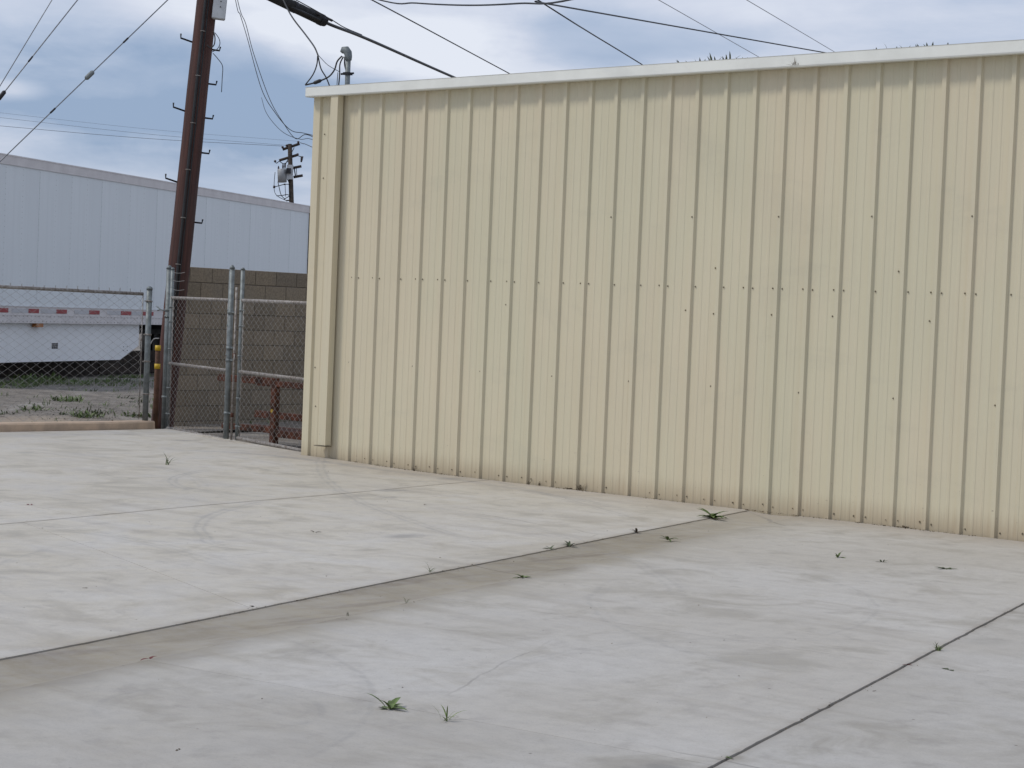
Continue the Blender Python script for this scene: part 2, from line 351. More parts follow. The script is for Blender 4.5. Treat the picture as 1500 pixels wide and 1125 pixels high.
def lot_mat():
    mt = bpy.data.materials.new('worn_asphalt_and_dirt'); mt.use_nodes = True; t = NT(mt.node_tree); b = t.n['Principled BSDF']
    g = t.add('ShaderNodeNewGeometry').outputs['Position']; s = t.add('ShaderNodeSeparateXYZ'); t.put(s.inputs[0], g)
    n1 = t.noise(g, .5, 6, .6, .6); n2 = t.noise(g, 3, 7, .7, .3); n3 = t.noise(g, 45, 4, .75)
    c = t.mix(t.ramp(n2, .3, .7), (.120, .104, .088, 1), (.250, .222, .190, 1))
    c = t.mix(t.math('MULTIPLY', t.ramp(n1, .52, .66), .55), c, (.38, .36, .335, 1))
    near = t.ramp(t.math('ADD', s.outputs[0], t.math('MULTIPLY', n1, 4.0)), -6.2, -3.8)
    near = t.math('MULTIPLY', near, t.ramp(s.outputs[1], 1.3, 2.2, 1, .15))
    c = t.mix(t.math('MULTIPLY', near, .85), c, (.36, .29, .22, 1))
    c = t.mix(t.math('MULTIPLY', t.ramp(n3, .5, .72), .5), c, (.33, .31, .29, 1))
    c = t.mix(t.math('MULTIPLY', t.ramp(n3, .45, .3), .5), c, (.06, .055, .05, 1))
    t.put(b.inputs['Base Color'], c); b.inputs['Roughness'].default_value = .92
    t.put(b.inputs['Normal'], t.add('ShaderNodeBump', {'Strength': .7, 'Distance': .03, 'Height': t.math('ADD', n3, n2)}).outputs[0])
    return mt
M['lot'] = lot_mat()

def block_mat():
    mt = bpy.data.materials.new('split_grey_block'); mt.use_nodes = True; t = NT(mt.node_tree); b = t.n['Principled BSDF']
    tcn = t.add('ShaderNodeNewGeometry').outputs['Position']; oi = t.add('ShaderNodeObjectInfo').outputs['Random']
    n1 = t.noise(tcn, 40, 5, .7); n2 = t.noise(tcn, 1.5, 4)
    c = t.mix(t.ramp(n1, .3, .7), (.172, .140, .102, 1), (.275, .230, .172, 1))
    c = t.mix(t.math('MULTIPLY', t.ramp(n2, .4, .7), .3), c, (.17, .16, .145, 1))
    hs = t.add('ShaderNodeHueSaturation', {'Value': t.math('ADD', .88, t.math('MULTIPLY', oi, .26)), 'Color': c})
    t.put(b.inputs['Base Color'], hs.outputs[0]); b.inputs['Roughness'].default_value = .95
    t.put(b.inputs['Normal'], t.add('ShaderNodeBump', {'Strength': .6, 'Distance': .01, 'Height': n1}).outputs[0])
    return mt
M['block'] = block_mat()
M['mortar'] = mat('grey_mortar', (.12, .105, .09), .95, 0, .2, 10, .3, 90)

def trailer_mat(name, ca, cb):
    mt = bpy.data.materials.new(name); mt.use_nodes = True; t = NT(mt.node_tree); b = t.n['Principled BSDF']
    g = t.add('ShaderNodeTexCoord').outputs['Object']
    n1 = t.noise(t.mapping(g, (.5, .5, .35)), 1, 5, .55); st = t.noise(t.mapping(g, (9, 9, .4)), 1, 5, .6)
    c = t.mix(t.ramp(n1, .3, .7), c4(ca), c4(cb)); c = t.mix(t.math('MULTIPLY', t.ramp(st, .45, .8), .22), c, (ca[0]*.72, ca[1]*.72, ca[2]*.72, 1))
    t.put(b.inputs['Base Color'], c); b.inputs['Roughness'].default_value = .38
    t.put(b.inputs['Normal'], t.add('ShaderNodeBump', {'Strength': .06, 'Distance': .02, 'Height': n1}).outputs[0])
    return mt
M['tr_white'] = trailer_mat('white_trailer_skin', (.66, .70, .72), (.72, .76, .78))
M['tr_skirt'] = trailer_mat('white_skirt_panel', (.76, .77, .78), (.82, .83, .84))

# ------------------------------------------------------------------ ground
def gz(x, y):
    z = .036*math.exp(-((x+.15)/1.3)**2 - (y/1.6)**2)
    z += .010*noise.noise(Vector((x*.35, y*.35, 0)))*min(1, max(0, (-y-.5)/2))
    return z
bm = B()
L_ = 900
quadgrid(bm, lambda u, v: (-L_+2*L_*u, -L_+2*L_*v, -.075), 4, 4)
lot = tag(link('lot_ground', bm, M['lot']), kind='structure')
bm = B()        # uneven worn surface of the lot near the fence
def lz(x, y): return -.045 + .05*noise.noise(Vector((x*.5, y*.5, 3))) + .015*noise.noise(Vector((x*2.2, y*2.2, 5)))
quadgrid(bm, lambda u, v: (-19+14.56*u, -14+34*v, lz(-19+14.56*u, -14+34*v)+(.06*max(0, (u-.8)/.2) if -14+34*v < 1.35 else 0)), 70, 120)
tag(link('lot_surface', bm, M['lot']), kind='structure')

# pad: joint base with slabs as children
def jx(a, b_, y): return a + b_*y
L3 = (2.566, -.194); L1 = (5.591, -.285); L2 = (6.108, -.285); L4 = (8.953, -.298)
pad_pts = [(-4.44, -16), (-4.44, 1.42), (-4.50, 1.66), (-2.40, .93), (-1.28, .60), (-.32, .30), (-.13, .20), (-.13, .03), (18, .03), (18, -16)]
bm = B(); f = bm.faces.new([bm.verts.new((x, y, -.028)) for x, y in pad_pts]); r_ = bmesh.ops.extrude_face_region(bm, geom=[f])
for v in [g for g in r_['geom'] if isinstance(g, bmesh.types.BMVert)]: v.co.z = -.12
pad = tag(link('concrete_pad', bm, M['joint']), kind='structure')
def slab(c00, c10, c11, c01, nu=18, nv=110, dz=0.0, crown=0.0, poly=None):
    """a cast slab: subdivided top following the ground, edges dropped 6 cm, slightly eased arris"""
    bm = B()
    def P(u, v):
        x = (c00[0]*(1-u)+c10[0]*u)*(1-v)+(c01[0]*(1-u)+c11[0]*u)*v
        y = (c00[1]*(1-u)+c10[1]*u)*(1-v)+(c01[1]*(1-u)+c11[1]*u)*v
        return Vector((x, y, gz(x, y)+dz - crown*math.sin(math.pi*u)))
    g = quadgrid(bm, P, nu, nv)
    loop = [g[i][0] for i in range(nu+1)] + [g[nu][j] for j in range(1, nv+1)] + [g[i][nv] for i in range(nu-1, -1, -1)] + [g[0][j] for j in range(nv-1, 0, -1)]
    cen = sum((v.co for v in loop), Vector())/len(loop)
    low = []
    for v in loop:
        jn = noise.noise(Vector((v.co.x*9, v.co.y*9, 2)))
        v.co.x += .0035*jn + (.004*jn if abs(jn) > .35 else 0)
        low.append((bm.verts.new(v.co), bm.verts.new((v.co.x, v.co.y, v.co.z-.07))))
    n = len(loop)
    for i in range(n):
        a_, b_ = low[i], low[(i+1) % n]
        bm.faces.new((a_[0], a_[1], b_[1], b_[0]))
    return link('slab', bm, M['concrete'], pad)
G = .0038
G3 = .007
def edge(Lc, y, o=0): return (Lc[0]+Lc[1]*y+o, y)
y0 = -15.5
# left bay: two slabs west of joint L3, split by a cross joint
ca = onz(0, 732); cb = onz(116, 756)
kc = (cb.y-ca.y)/(cb.x-ca.x)
xw = -4.25
def cy_a(x): return ca.y + kc*(x-ca.x)
ix = (L3[0]+L3[1]*(ca.y-kc*ca.x))/(1-L3[1]*kc); iy = cy_a(ix)
slab((xw, y0), edge(L3, y0, -G3), (ix-G3, iy-.002), (xw, cy_a(xw)-.002))
slab((xw, cy_a(xw)+.002), (ix-G3, iy+.002), (L3[0]-.03*L3[1]-G3, -.03), (xw, -.03), 24, 110)
# strip of slab beyond y=0 up to the gate
slab((xw, -.028), (-.132, -.028), (-.132, .20), (-4.28, 1.42), 30, 16)
bm = B(); vs = []
# apron towards gates
def tri(pts, nm='slab'):
    bm = B(); top = [bm.verts.new((x, y, gz(x, y)-.002)) for x, y in pts]; bot = [bm.verts.new((x, y, -.09)) for x, y in pts]
    bm.faces.new(top)
    for i in range(len(pts)): bm.faces.new((top[i], bot[i], bot[(i+1) % len(pts)], top[(i+1) % len(pts)]))
    bmesh.ops.recalc_face_normals(bm, faces=list(bm.faces)); return link(nm, bm, M['concrete'], pad)
tri([(-4.28, 1.421), (-.20, .2045), (-1.28, .61), (-2.40, .95), (-4.44, 1.64)])
# middle bay between L3 and L1, split by the oblique cross joint
c1 = onz(40, 768); c2 = onz(368, 890)
kc2 = (c2.y-c1.y)/(c2.x-c1.x)
def isect(Lc, yy, kk, xx):   # line y = yy + kk (x-xx) with x = a + b y
    x = (Lc[0]+Lc[1]*(yy-kk*xx))/(1-Lc[1]*kk); return x, yy+kk*(x-xx)
pA = isect(L3, c1.y, kc2, c1.x); pB = isect(L1, c1.y, kc2, c1.x)
slab((L3[0]+L3[1]*y0+G3, y0), (L1[0]+L1[1]*y0-G, y0), (pB[0]-G, pB[1]-.002), (pA[0]+G3, pA[1]-.002))
slab((pA[0]+G3, pA[1]+.002), (pB[0]-G, pB[1]+.002), edge(L1, -.03, -G), edge(L3, -.03, G3), 24, 110)
# drainage strip, a shallow dish
slab(edge(L1, y0, G), edge(L2, y0, -G), edge(L2, -4.9, -G), edge(L1, -4.9, G), 8, 120, -.006, .012)
slab(edge(L1, -4.892, G), edge(L2, -4.892, -G), edge(L2, -.03, -.001), edge(L1, -.03, G), 8, 120, -.006, .012)
# right bay
d1 = onz(215, 967); d2 = onz(700, 1057); kd = (d2.y-d1.y)/(d2.x-d1.x)
e1 = onz(900, 912); e2 = onz(1500, 998); ke = (e2.y-e1.y)/(e2.x-e1.x)
dA = isect(L2, d1.y, kd, d1.x); dB = isect(L4, d1.y, kd, d1.x)
eA = isect(L2, e1.y, ke, e1.x); eB = isect(L4, e1.y, ke, e1.x)
g2 = .0015
slab(edge(L2, y0, G), edge(L4, y0, -.010), (dB[0]-.010, dB[1]-g2), (dA[0]+G, dA[1]-g2)).color = (1, 1, 1, .84)
slab((dA[0]+G, dA[1]+g2), (dB[0]-.010, dB[1]+g2), (eB[0]-.010, eB[1]-g2), (eA[0]+G, eA[1]-g2)).color = (1, 1, 1, .93)
slab((eA[0]+G, eA[1]+g2), (eB[0]-.010, eB[1]+g2), edge(L4, -.03, -.010), edge(L2, -.03, .001), 24, 110).color = (1, 1, 1, .96)
# beyond L4
xr = 17.5
eC = (xr, e1.y+ke*(xr-e1.x))
slab(edge(L4, y0, .010), (xr, y0), (xr, eC[1]-g2), (eB[0]+.010, eB[1]-g2)).color = (1, 1, 1, .83)
slab((eB[0]+.010, eB[1]+g2), (xr, eC[1]+g2), (xr, -.03), edge(L4, -.03, .010)).color = (1, 1, 1, .88)

# curb along the fence
bm = B()
cpts = [(-4.36, -9+i*.5) for i in range(21)] + [(-4.43, 1.38)]
n = len(cpts)
prev = None
for i, (x, y) in enumerate(cpts):
    j = .006*noise.noise(Vector((y*1.7, 0, 9)))
    ring = [bm.verts.new(p) for p in ((x+.07+j, y, -.08), (x+.06+j, y, .075), (x+.045, y, .092+j*.6), (x-.10, y, .096+j*.6), (x-.12, y, .08), (x-.12, y, -.08))]
    if prev:
        for k in range(5): bm.faces.new((prev[k], ring[k], ring[k+1], prev[k+1]))
    else: bm.faces.new(ring[::-1])
    prev = ring
bm.faces.new(prev); bmesh.ops.recalc_face_normals(bm, faces=list(bm.faces))
tag(link('curb', bm, M['curb']), kind='structure')

# ------------------------------------------------------------------ metal building
H = 3.744; RP = .3048; LB = 14.6; DB = 9.0
bld = tag(empty('metal_building', (0, 0, 0)), 'beige ribbed metal building with pale gutter beside the concrete yard', 'building')
def panel_profile(ribs, lead=0.0):
    """(x, y) outline of one sheet, ribs raised towards -y; x=0 at the dark edge of the first rib"""
    p = []
    for k in range(ribs):
        x = k*RP
        p += [(x-.058, 0), (x-.049, -.025), (x-.011, -.025), (x, 0)]
        w_ = RP-.058
        for q in (1/3, 2/3):
            c_ = x + w_*q
            p += [(c_-.016, 0), (c_-.010, -.0028), (c_+.010, -.0028), (c_+.016, 0)]
    p.append((ribs*RP-.058-.0015, 0))
    return p
def panel(ribs):
    bm = B(); prof = panel_profile(ribs); zs = [-.05, 1.2, 2.5, H+.06]
    cols = [[bm.verts.new((x, y, z)) for z in zs] for x, y in prof]
    for a, b_ in zip(cols, cols[1:]):
        for k in range(3): bm.faces.new((a[k], b_[k], b_[k+1], a[k+1]))
    back = [[bm.verts.new((x, .012, z)) for z in (zs[0], zs[-1])] for x in (prof[0][0], prof[-1][0])]
    bm.faces.new((back[0][0], back[0][1], back[1][1], back[1][0]))
    bmesh.ops.recalc_face_normals(bm, faces=[f for f in bm.faces])
    return bm
p3 = None; i = 0; k = 0
first = link('wall_panel', panel(3), M['siding'], bld); first.location = (RP, 0, 0)   # rib 0 belongs to the corner piece
kk = 4
while kk*RP < LB-.3:
    o = inst(first, (kk*RP, (0.0016 if (kk//3) % 2 else 0), 0), parent=bld); kk += 3
LB = kk*RP-.058
# corner trim: flat return with a step down to the first panel
bm = B()
prof = [(-.108, .2), (-.108, -.027), (-.011, -.027), (0, 0), (.07, 0), (.076, -.003), (.10, -.003), (.106, 0), (RP-.0595, 0)]
cols = [[bm.verts.new((x, y, z)) for z in (-.05, H+.06)] for x, y in prof]
for a, b_ in zip(cols, cols[1:]): bm.faces.new((a[0], b_[0], b_[1], a[1]))
bmesh.ops.recalc_face_normals(bm, faces=list(bm.faces)); link('corner_trim', bm, M['siding'], bld)
# end walls, back wall, roof
bm = B()
xs = [-.10, LB]
box(bm, -.095, -.04, .20, DB, -.05, H+.02); link('end_wall', bm, M['siding'], bld)
bm = B(); box(bm, LB-.03, LB+.02, .02, DB, -.05, H+.02); link('end_wall', bm, M['siding'], bld)
bm = B(); box(bm, -.04, LB-.03, DB-.05, DB, -.05, H+.2); link('back_wall', bm, M['siding'], bld)
bm = B()
a = bm.verts.new; vs = [a((-.16, -.02, H+.065)), a((LB+.1, -.02, H+.065)), a((LB+.1, DB+.1, H+.30)), a((-.16, DB+.1, H+.30))]
top = bm.faces.new(vs); r_ = bmesh.ops.extrude_face_region(bm, geom=[top])
for v in [g for g in r_['geom'] if isinstance(g, bmesh.types.BMVert)]: v.co.z -= .03
bmesh.ops.recalc_face_normals(bm, faces=list(bm.faces)); link('roof', bm, M['roof'], bld)
# gutter: open-topped box with a rolled lip, two lengths with a lap joint
GX0, GY, GZ0, GZ1 = -.135, -.122, H-.018, H+.082
def gutter(x0, x1, o=0.0):
    bm = B(); t_ = .004
    outer = [(-.005, GZ1), (-.005, GZ0+.004), (GY+.006-o, GZ0-o), (GY-o, GZ0+.010), (GY-o, GZ1-.006), (GY-.004-o, GZ1), (GY+.010-o, GZ1+.002)]
    inner = [(GY+.010-o, GZ1-.006), (GY+t_-o, GZ1-.010), (GY+t_-o, GZ0+.012), (-.009, GZ0+.012), (-.009, GZ1)]
    prof = outer+inner
    A = [bm.verts.new((x0, y, z)) for y, z in prof]; Bv = [bm.verts.new((x1, y, z)) for y, z in prof]
    for i in range(len(prof)):
        j = (i+1) % len(prof); bm.faces.new((A[i], Bv[i], Bv[j], A[j]))
    return bm
sx = ony(1165, 93, GY).x
gut = link('gutter', gutter(GX0, sx+.02), M['trim'], bld)
bm = gutter(sx-.02, LB+.08, .0025); link('gutter', bm, M['trim'], bld)
bm = B(); pr_ = [(-.003, GZ1), (-.003, GZ0+.002), (GY+.006, GZ0-.002), (GY-.001, GZ0+.010), (GY-.001, GZ1), ]
A = [bm.verts.new((GX0-.003, y, z)) for y, z in pr_]; A2 = [bm.verts.new((GX0+.003, y, z)) for y, z in pr_]
bm.faces.new(A); bm.faces.new(A2[::-1])
for i in range(5): bm.faces.new((A[i], A2[i], A2[(i+1) % 5], A[(i+1) % 5]))
link('gutter_end_cap', bm, M['trim'], bld)
# downspout with open bottom and a bent lip
dx0, dx1 = .232, .338; dz0 = .165
bm = B()
def ring_box(z, x0, x1, ya, yb): return [bm.verts.new(p) for p in ((x0, ya, z), (x1, ya, z), (x1, yb, z), (x0, yb, z))]
rs = [ring_box(z, dx0, dx1, -.104, -.028) for z in (GZ0+.005, 2.4, 1.2, dz0)]
ri = [ring_box(z, dx0+.003, dx1-.003, -.101, -.031) for z in (dz0, .6)]
for a_, b_ in zip(rs, rs[1:]):
    for i in range(4): bm.faces.new((a_[i], a_[(i+1) % 4], b_[(i+1) % 4], b_[i]))
for a_, b_ in ((rs[-1], ri[0]), (ri[0], ri[1])):
    for i in range(4): bm.faces.new((a_[i], a_[(i+1) % 4], b_[(i+1) % 4], b_[i]))
ds = link('downspout', bm, M['siding'], bld)
bm = B(); box(bm, dx0-.05, dx1+.015, -.118, -.03, dz0-.012, dz0-.004, Matrix.Translation((0, 0, 0)) @ Matrix.Shear('XZ', 4, (0, 0))); link('torn_lip', bm, M['screw'], ds)
# screw heads
bm = B()
def screw(x, z, y=-.002, r=.0052):
    y -= .002
    vs = [bm.verts.new((x+r*math.cos(a*math.pi/3), y-.004, z+r*math.sin(a*math.pi/3))) for a in range(6)]
    v2 = [bm.verts.new((x+r*1.5*math.cos(a*math.pi/3), y+.002, z+r*1.5*math.sin(a*math.pi/3))) for a in range(6)]
    bm.faces.new(vs)
    for i in range(6): bm.faces.new((vs[i], v2[i], v2[(i+1) % 6], vs[(i+1) % 6]))
for k in range(1, 47):
    x = k*RP
    if abs(x-.28) < .09: continue
    screw(x+.022, 1.885+.004*(rnd.random()-.5))
    if k % 3 == 0 or rnd.random() < .28: screw(x-.075, 1.888)
    if k % 3 == 2: screw(x-.07, 1.02+.01*rnd.random())
    if k > 2:
        zb = .052+gz(x, 0)
        if rnd.random() < .85: screw(x+.026, zb-.006+.006*rnd.uniform(-1, 1), r=rnd.uniform(.003, .0058))
        if rnd.random() < .8: screw(x-.085+.008*rnd.uniform(-1, 1), zb+.008*rnd.uniform(-1, 1), r=rnd.uniform(.003, .0058))
    if k in (16, 19, 22, 25, 13): screw(x-.03, 2.49, -.026); 
    if k in (17, 23, 28): screw(x-.075, 2.05)
    if k in (9, 16, 17, 19, 21, 24): screw(x-.075, 1.65+.03*rnd.random())
screw(.045, 3.35); screw(.05, 2.9); screw(.03, .95); screw(.06, .55)
tag(link('screw_heads', bm, M['screw'], bld), kind='stuff')

# service mast
mast_p = ony(509, 118, .28)
mast = tag(empty('service_mast', (mast_p.x, .28, H)), 'grey conduit mast with curved weatherhead rising above the left end of the roof', 'service mast')
def mz(py): return ony(510, py, .28).z - H
bm = B(); tube(bm, [(0, 0, -.15), (0, 0, mz(84))], .027, 12); link('pipe', bm, M['galv'], mast)
bm = B(); zt = mz(84)
pts = [(0, 0, zt-.03), (0, 0, zt+.01), (-.006, 0, zt+.045), (-.03, 0, zt+.074), (-.06, 0, zt+.075), (-.082, 0, zt+.052)]
dl = Matrix.Rotation(R(20), 3, 'Z')
tube(bm, [dl @ Vector(p) for p in pts], [.036, .040, .043, .045, .037, .018], 12); link('weatherhead', bm, M['galv'], mast, True)
bm = B(); zc = mz(108); tube(bm, [(-.065, -.035, zc-.004), (.06, .03, zc+.006)], .011, 6); box(bm, -.036, .036, -.036, .036, zc-.014, zc+.014); link('clamp', bm, M['iron'], mast)
bm = B(); tube(bm, [(0, 0, -.001), (0, 0, .05)], [.06, .03], 12); link('roof_boot', bm, M['rubber'], mast)

# ------------------------------------------------------------------ chain-link pieces
def mesh_strands(bm, A, Bp, z0, z1, pitch=.066, r=.0021, barbs=False):
    A = Vector((A[0], A[1], 0)); Bp = Vector((Bp[0], Bp[1], 0)); L = (Bp-A).length; d = (Bp-A)/L; nrm = Vector((-d.y, d.x, 0))
    n_ = int(L/pitch); p = L/n_; hv = p*.58; ns = max(2, int((z1-z0)/hv)); hv = (z1-z0)/ns
    for i in range(n_+1):
        pts = []
        for s_ in range(ns+1):
            off = p/2*(1 if (s_+i) % 2 else -1)*1.02
            u = min(max(i*p+off, 0), L)
            pts.append(A + d*u + nrm*(.003*(1 if (s_+i) % 2 else -1)) + Vector((0, 0, z0+s_*hv)))
        if barbs: 
            e_ = pts[-1]; pts.append(e_ + d*(.006*rnd.uniform(-1, 1)) + Vector((0, 0, .045+rnd.uniform(-.008, .008))))
        tube(bm, pts, r, 3, cap=False)
def pipe(bm, a_, b_, r, n=10): tube(bm, [a_, b_], r, n)
def ringclamp(bm, x, y, z, r, w_=.022, lug=(0, 0)):
    tube(bm, [(x, y, z-w_/2), (x, y, z+w_/2)], r*1.18, 10)
    if lug != (0, 0): tube(bm, [(x, y, z), (x+lug[0], y+lug[1], z)], .008, 6)

# left fence
fence = tag(empty('chain_link_fence', (-4.45, 1.28, .09)), 'low galvanised chain link fence standing on the tan curb at left', 'fence')
def loc(o, par): o.location -= par.location if o.parent is None else Vector(); return o
def linkp(name, bm, mt, par, smooth=False):
    """mesh authored in world space, parented to a thing placed elsewhere"""
    bmesh.ops.translate(bm, verts=list(bm.verts), vec=-Vector(par.location)); return link(name, bm, mt, par, smooth)
fx = lambda y: -4.42 - .02*(y+1)
ZF = 1.645
bm = B(); tube(bm, [(fx(y), y, ZF+.055*(1.28-y)/3.0*0.35) for y in (-8.0, -5, -3, -1, 1.20)], .021, 10); linkp('top_rail', bm, M['galv_old'], fence)
bm = B(); pipe(bm, (-4.465, 1.30, .06), (-4.465, 1.30, 1.70), .036, 14); tube(bm, [(-4.465, 1.30, 1.70), (-4.465, 1.30, 1.725), (-4.465, 1.30, 1.745)], [.041, .036, .012], 14); linkp('end_post', bm, M['galv'], fence)
for y in (-1.75, -4.8, -7.8):
    bm = B(); pipe(bm, (fx(y), y, .05), (fx(y), y, 1.64), .024, 10); linkp('line_post', bm, M['galv_old'], fence)
bm = B(); mesh_strands(bm, (fx(-8)+.022, -8), (fx(1.2)+.005, 1.2), .11, ZF+.012, .078, .0028, True)
tag(linkp('chain_link_mesh', bm, M['wire_galv'], fence), kind='stuff')
bm = B(); pipe(bm, (fx(1.2), 1.205, .12), (fx(1.2), 1.205, 1.63), .0065, 6); linkp('tension_bar', bm, M['galv_old'], fence)
for z in (.42, .82, 1.15, 1.56):
    bm = B(); ringclamp(bm, -4.465, 1.30, z, .036, .02, (.03, -.09)); linkp('tension_band', bm, M['galv_old'], fence)

# gates
G1A = Vector((-4.40, 1.595, 0)); G1B = Vector((-2.55, .985, 0)); G2A = Vector((-2.20, .865, 0)); G2B = Vector((-.335, .262, 0))
def gate_leaf(A, Bp, label, zb, zt, hinge_left):
    g = tag(empty('gate_leaf', (A.x, A.y, 0)), label, 'gate', 'pair of chain link gate leaves')
    z_top, z_mid, z_bot = 1.61, .80, zb
    for P_, zz_ in ((A, 1.96), (Bp, zt)):
        bm = B(); pipe(bm, P_+Vector((0, 0, z_bot-.02)), P_+Vector((0, 0, zz_)), .024, 12); tube(bm, [P_+Vector((0, 0, zz_)), P_+Vector((0, 0, zz_+.025))], [.028, .014], 12); linkp('upright', bm, M['galv'], g)
    for z in (z_top, z_mid, z_bot):
        bm = B(); pipe(bm, A+Vector((0, 0, z+.003)), Bp+Vector((0, 0, z)), .020, 10); linkp('rail', bm, M['galv_old'], g)
    d = (Bp-A).normalized()
    for P_, s_ in ((A, 1), (Bp, -1)):
        q_ = P_+d*(.065*s_)
        bm = B(); pipe(bm, q_+Vector((0, 0, z_bot)), q_+Vector((0, 0, z_top)), .0065, 6); linkp('tension_bar', bm, M['galv_old'], g)
        for z in (.18, .5, .98, 1.32, 1.50):
            bm = B(); ringclamp(bm, P_.x, P_.y, z, .024, .02, (d.x*.08*s_, d.y*.08*s_)); linkp('tension_band', bm, M['galv'], g)
    nn = Vector((-d.y, d.x, 0))*.024
    bm = B(); mesh_strands(bm, A+d*.06-nn, Bp-d*.06-nn, z_bot, z_top, .068, .0019); tag(linkp('chain_link_mesh', bm, M['wire_galv'], g), kind='stuff')
    return g
gl1 = gate_leaf(G1A, G1B, 'left chain link gate leaf in front of the leaning pole', .0, 1.95, True)
gl2 = gate_leaf(G2A, G2B, 'right chain link gate leaf beside the beige building corner', .045, 1.66, False)
# barbed-wire strands above leaf one near hinge
bm = B()
for z in (1.72, 1.83, 1.93):
    tube(bm, spline([G1A+Vector((0, 0, z)), G1A.lerp(G1B, .10)+Vector((0, 0, z-.015)), G1A.lerp(G1B, .22)+Vector((0, .0, z-.005))], 5), .0022, 4)
linkp('loose_wire', bm, M['wire_galv'], gl1)
def post(name, x, y, z0, z1, r, label, cap=True, mt='galv'):
    o = tag(empty(name, (x, y, 0)), label, 'post')
    bm = B(); pipe(bm, (0, 0, z0), (0, 0, z1), r, 16); link('shaft', bm, M[mt], o)
    if cap:
        bm = B(); tube(bm, [(0, 0, z1), (0, 0, z1+.02), (0, 0, z1+.045)], [r*1.15, r, r*.3], 14); link('cap', bm, M[mt], o)
    return o
hp = post('gate_post', -4.525, 1.642, -.06, 1.97, .036, 'thick galvanised hinge post at the left of the gates')
for z in (.38, 1.46, 1.38):
    bm = B(); ringclamp(bm, 0, 0, z, .036, .03, (.12, -.045)); link('hinge', bm, M['galv'], hp)
bm = B(); tube(bm, [(0, 0, 1.44), (-.1, -.03, 1.46), (-.17, -.05, 1.50)], .008, 6); tube(bm, [(-.1, -.03, 1.46), (-.16, -.04, 1.45)], .008, 6); link('bracket_arm', bm, M['galv'], hp)
cp = post('gate_post', -2.50, .958, -.08, 1.97, .029, 'thick centre post where the two gate leaves meet', True)
for z in (1.47, .92, .31, 1.06):
    bm = B(); ringclamp(bm, 0, 0, z, .034, .035, (.09, -.02)); link('band', bm, M['galv'], cp)
bolt = tag(empty('drop_bolt', (-2.335, .895, 0)), 'thin rusty drop bolt rod hanging between the two gate leaves', 'drop bolt')
bm = B(); pipe(bm, (0, 0, -.02), (0, 0, 1.76), .013, 8); tube(bm, [(0, 0, 1.0), (.04, -.03, .97), (.045, -.035, .9)], .010, 6); link('rod', bm, M['galv_old'], bolt)
for z in (.30, .98):
    bm = B(); ringclamp(bm, 0, 0, z, .016, .05); link('rust_collar', bm, M['rust'], bolt)
ep = post('gate_post', -.245, .235, -.05, 1.62, .030, 'slim gate end post tight against the beige building corner')
for z in (.45, 1.40):
    bm = B(); ringclamp(bm, 0, 0, z, .030, .03, (-.07, .02)); link('hinge', bm, M['galv_old'], ep)

# brown stub with yellow guards between fence end and gate
st = tag(empty('wooden_stub_post', (-4.80, 1.72, -.05)), 'brown stub post with two yellow guards between fence and gate posts', 'post')
bm = B(); tube(bm, [(0, 0, 0), (.0, 0, .6), (.0, 0, 1.05)], [.036, .034, .030], 12); link('shaft', bm, mat('brown_stub_wood', (.13, .065, .04), .85, 0, .3, 8, .3, 40), st, True)
for z in (.80, 1.03):
    bm = B(); tube(bm, [(.0, 0, z-.035), (0, 0, z+.030)], .037, 12); link('yellow_guard', bm, M['yellow'], st)
bm = B(); tube(bm, spline([(-.10, -.12, .55), (-.10, -.1, .9), (-.05, -.05, 1.12), (.02, 0, 1.15)], 6), .006, 6); link('looped_wire', bm, M['pale_wire'], st)

# ------------------------------------------------------------------ utility pole
pA_ = atd(303.3, 0, 26); pB_ = atd(239.5, 607, 26)
ax = (pA_-pB_).normalized()
base = pB_ - ax*((pB_.z+.2)/ax.z)
up = tag(empty('utility_pole', base), 'leaning dark brown wooden utility pole with climbing steps behind the gate', 'utility pole')
up.rotation_euler = ax.to_track_quat('Z', 'Y').to_euler()
bpy.context.view_layer.update()
UM = up.rotation_euler.to_matrix(); UMi = UM.inverted()
def to_up(p): return UMi @ (Vector(p)-base)
def along(py):        # distance along the pole axis for a photo row
    t0 = (py-0)/(607.0); px = 303.3+(239.5-303.3)*t0
    return to_up(atd(px, py, 26)).z
bm = B(); zz_ = [i*.25 for i in range(46)]
tube(bm, [(.006*noise.noise(Vector((z, 0, 0))), .006*noise.noise(Vector((z, 5, 0))), z) for z in zz_], [.145-.0028*z for z in zz_], 24)
link('shaft', bm, M['pole'], up)
tocam = UMi @ (CAM-base); tocam.z = 0; tocam.normalize(); side = Vector((-tocam.y, tocam.x, 0))
if (UM @ side).dot(CR) < 0: side = -side
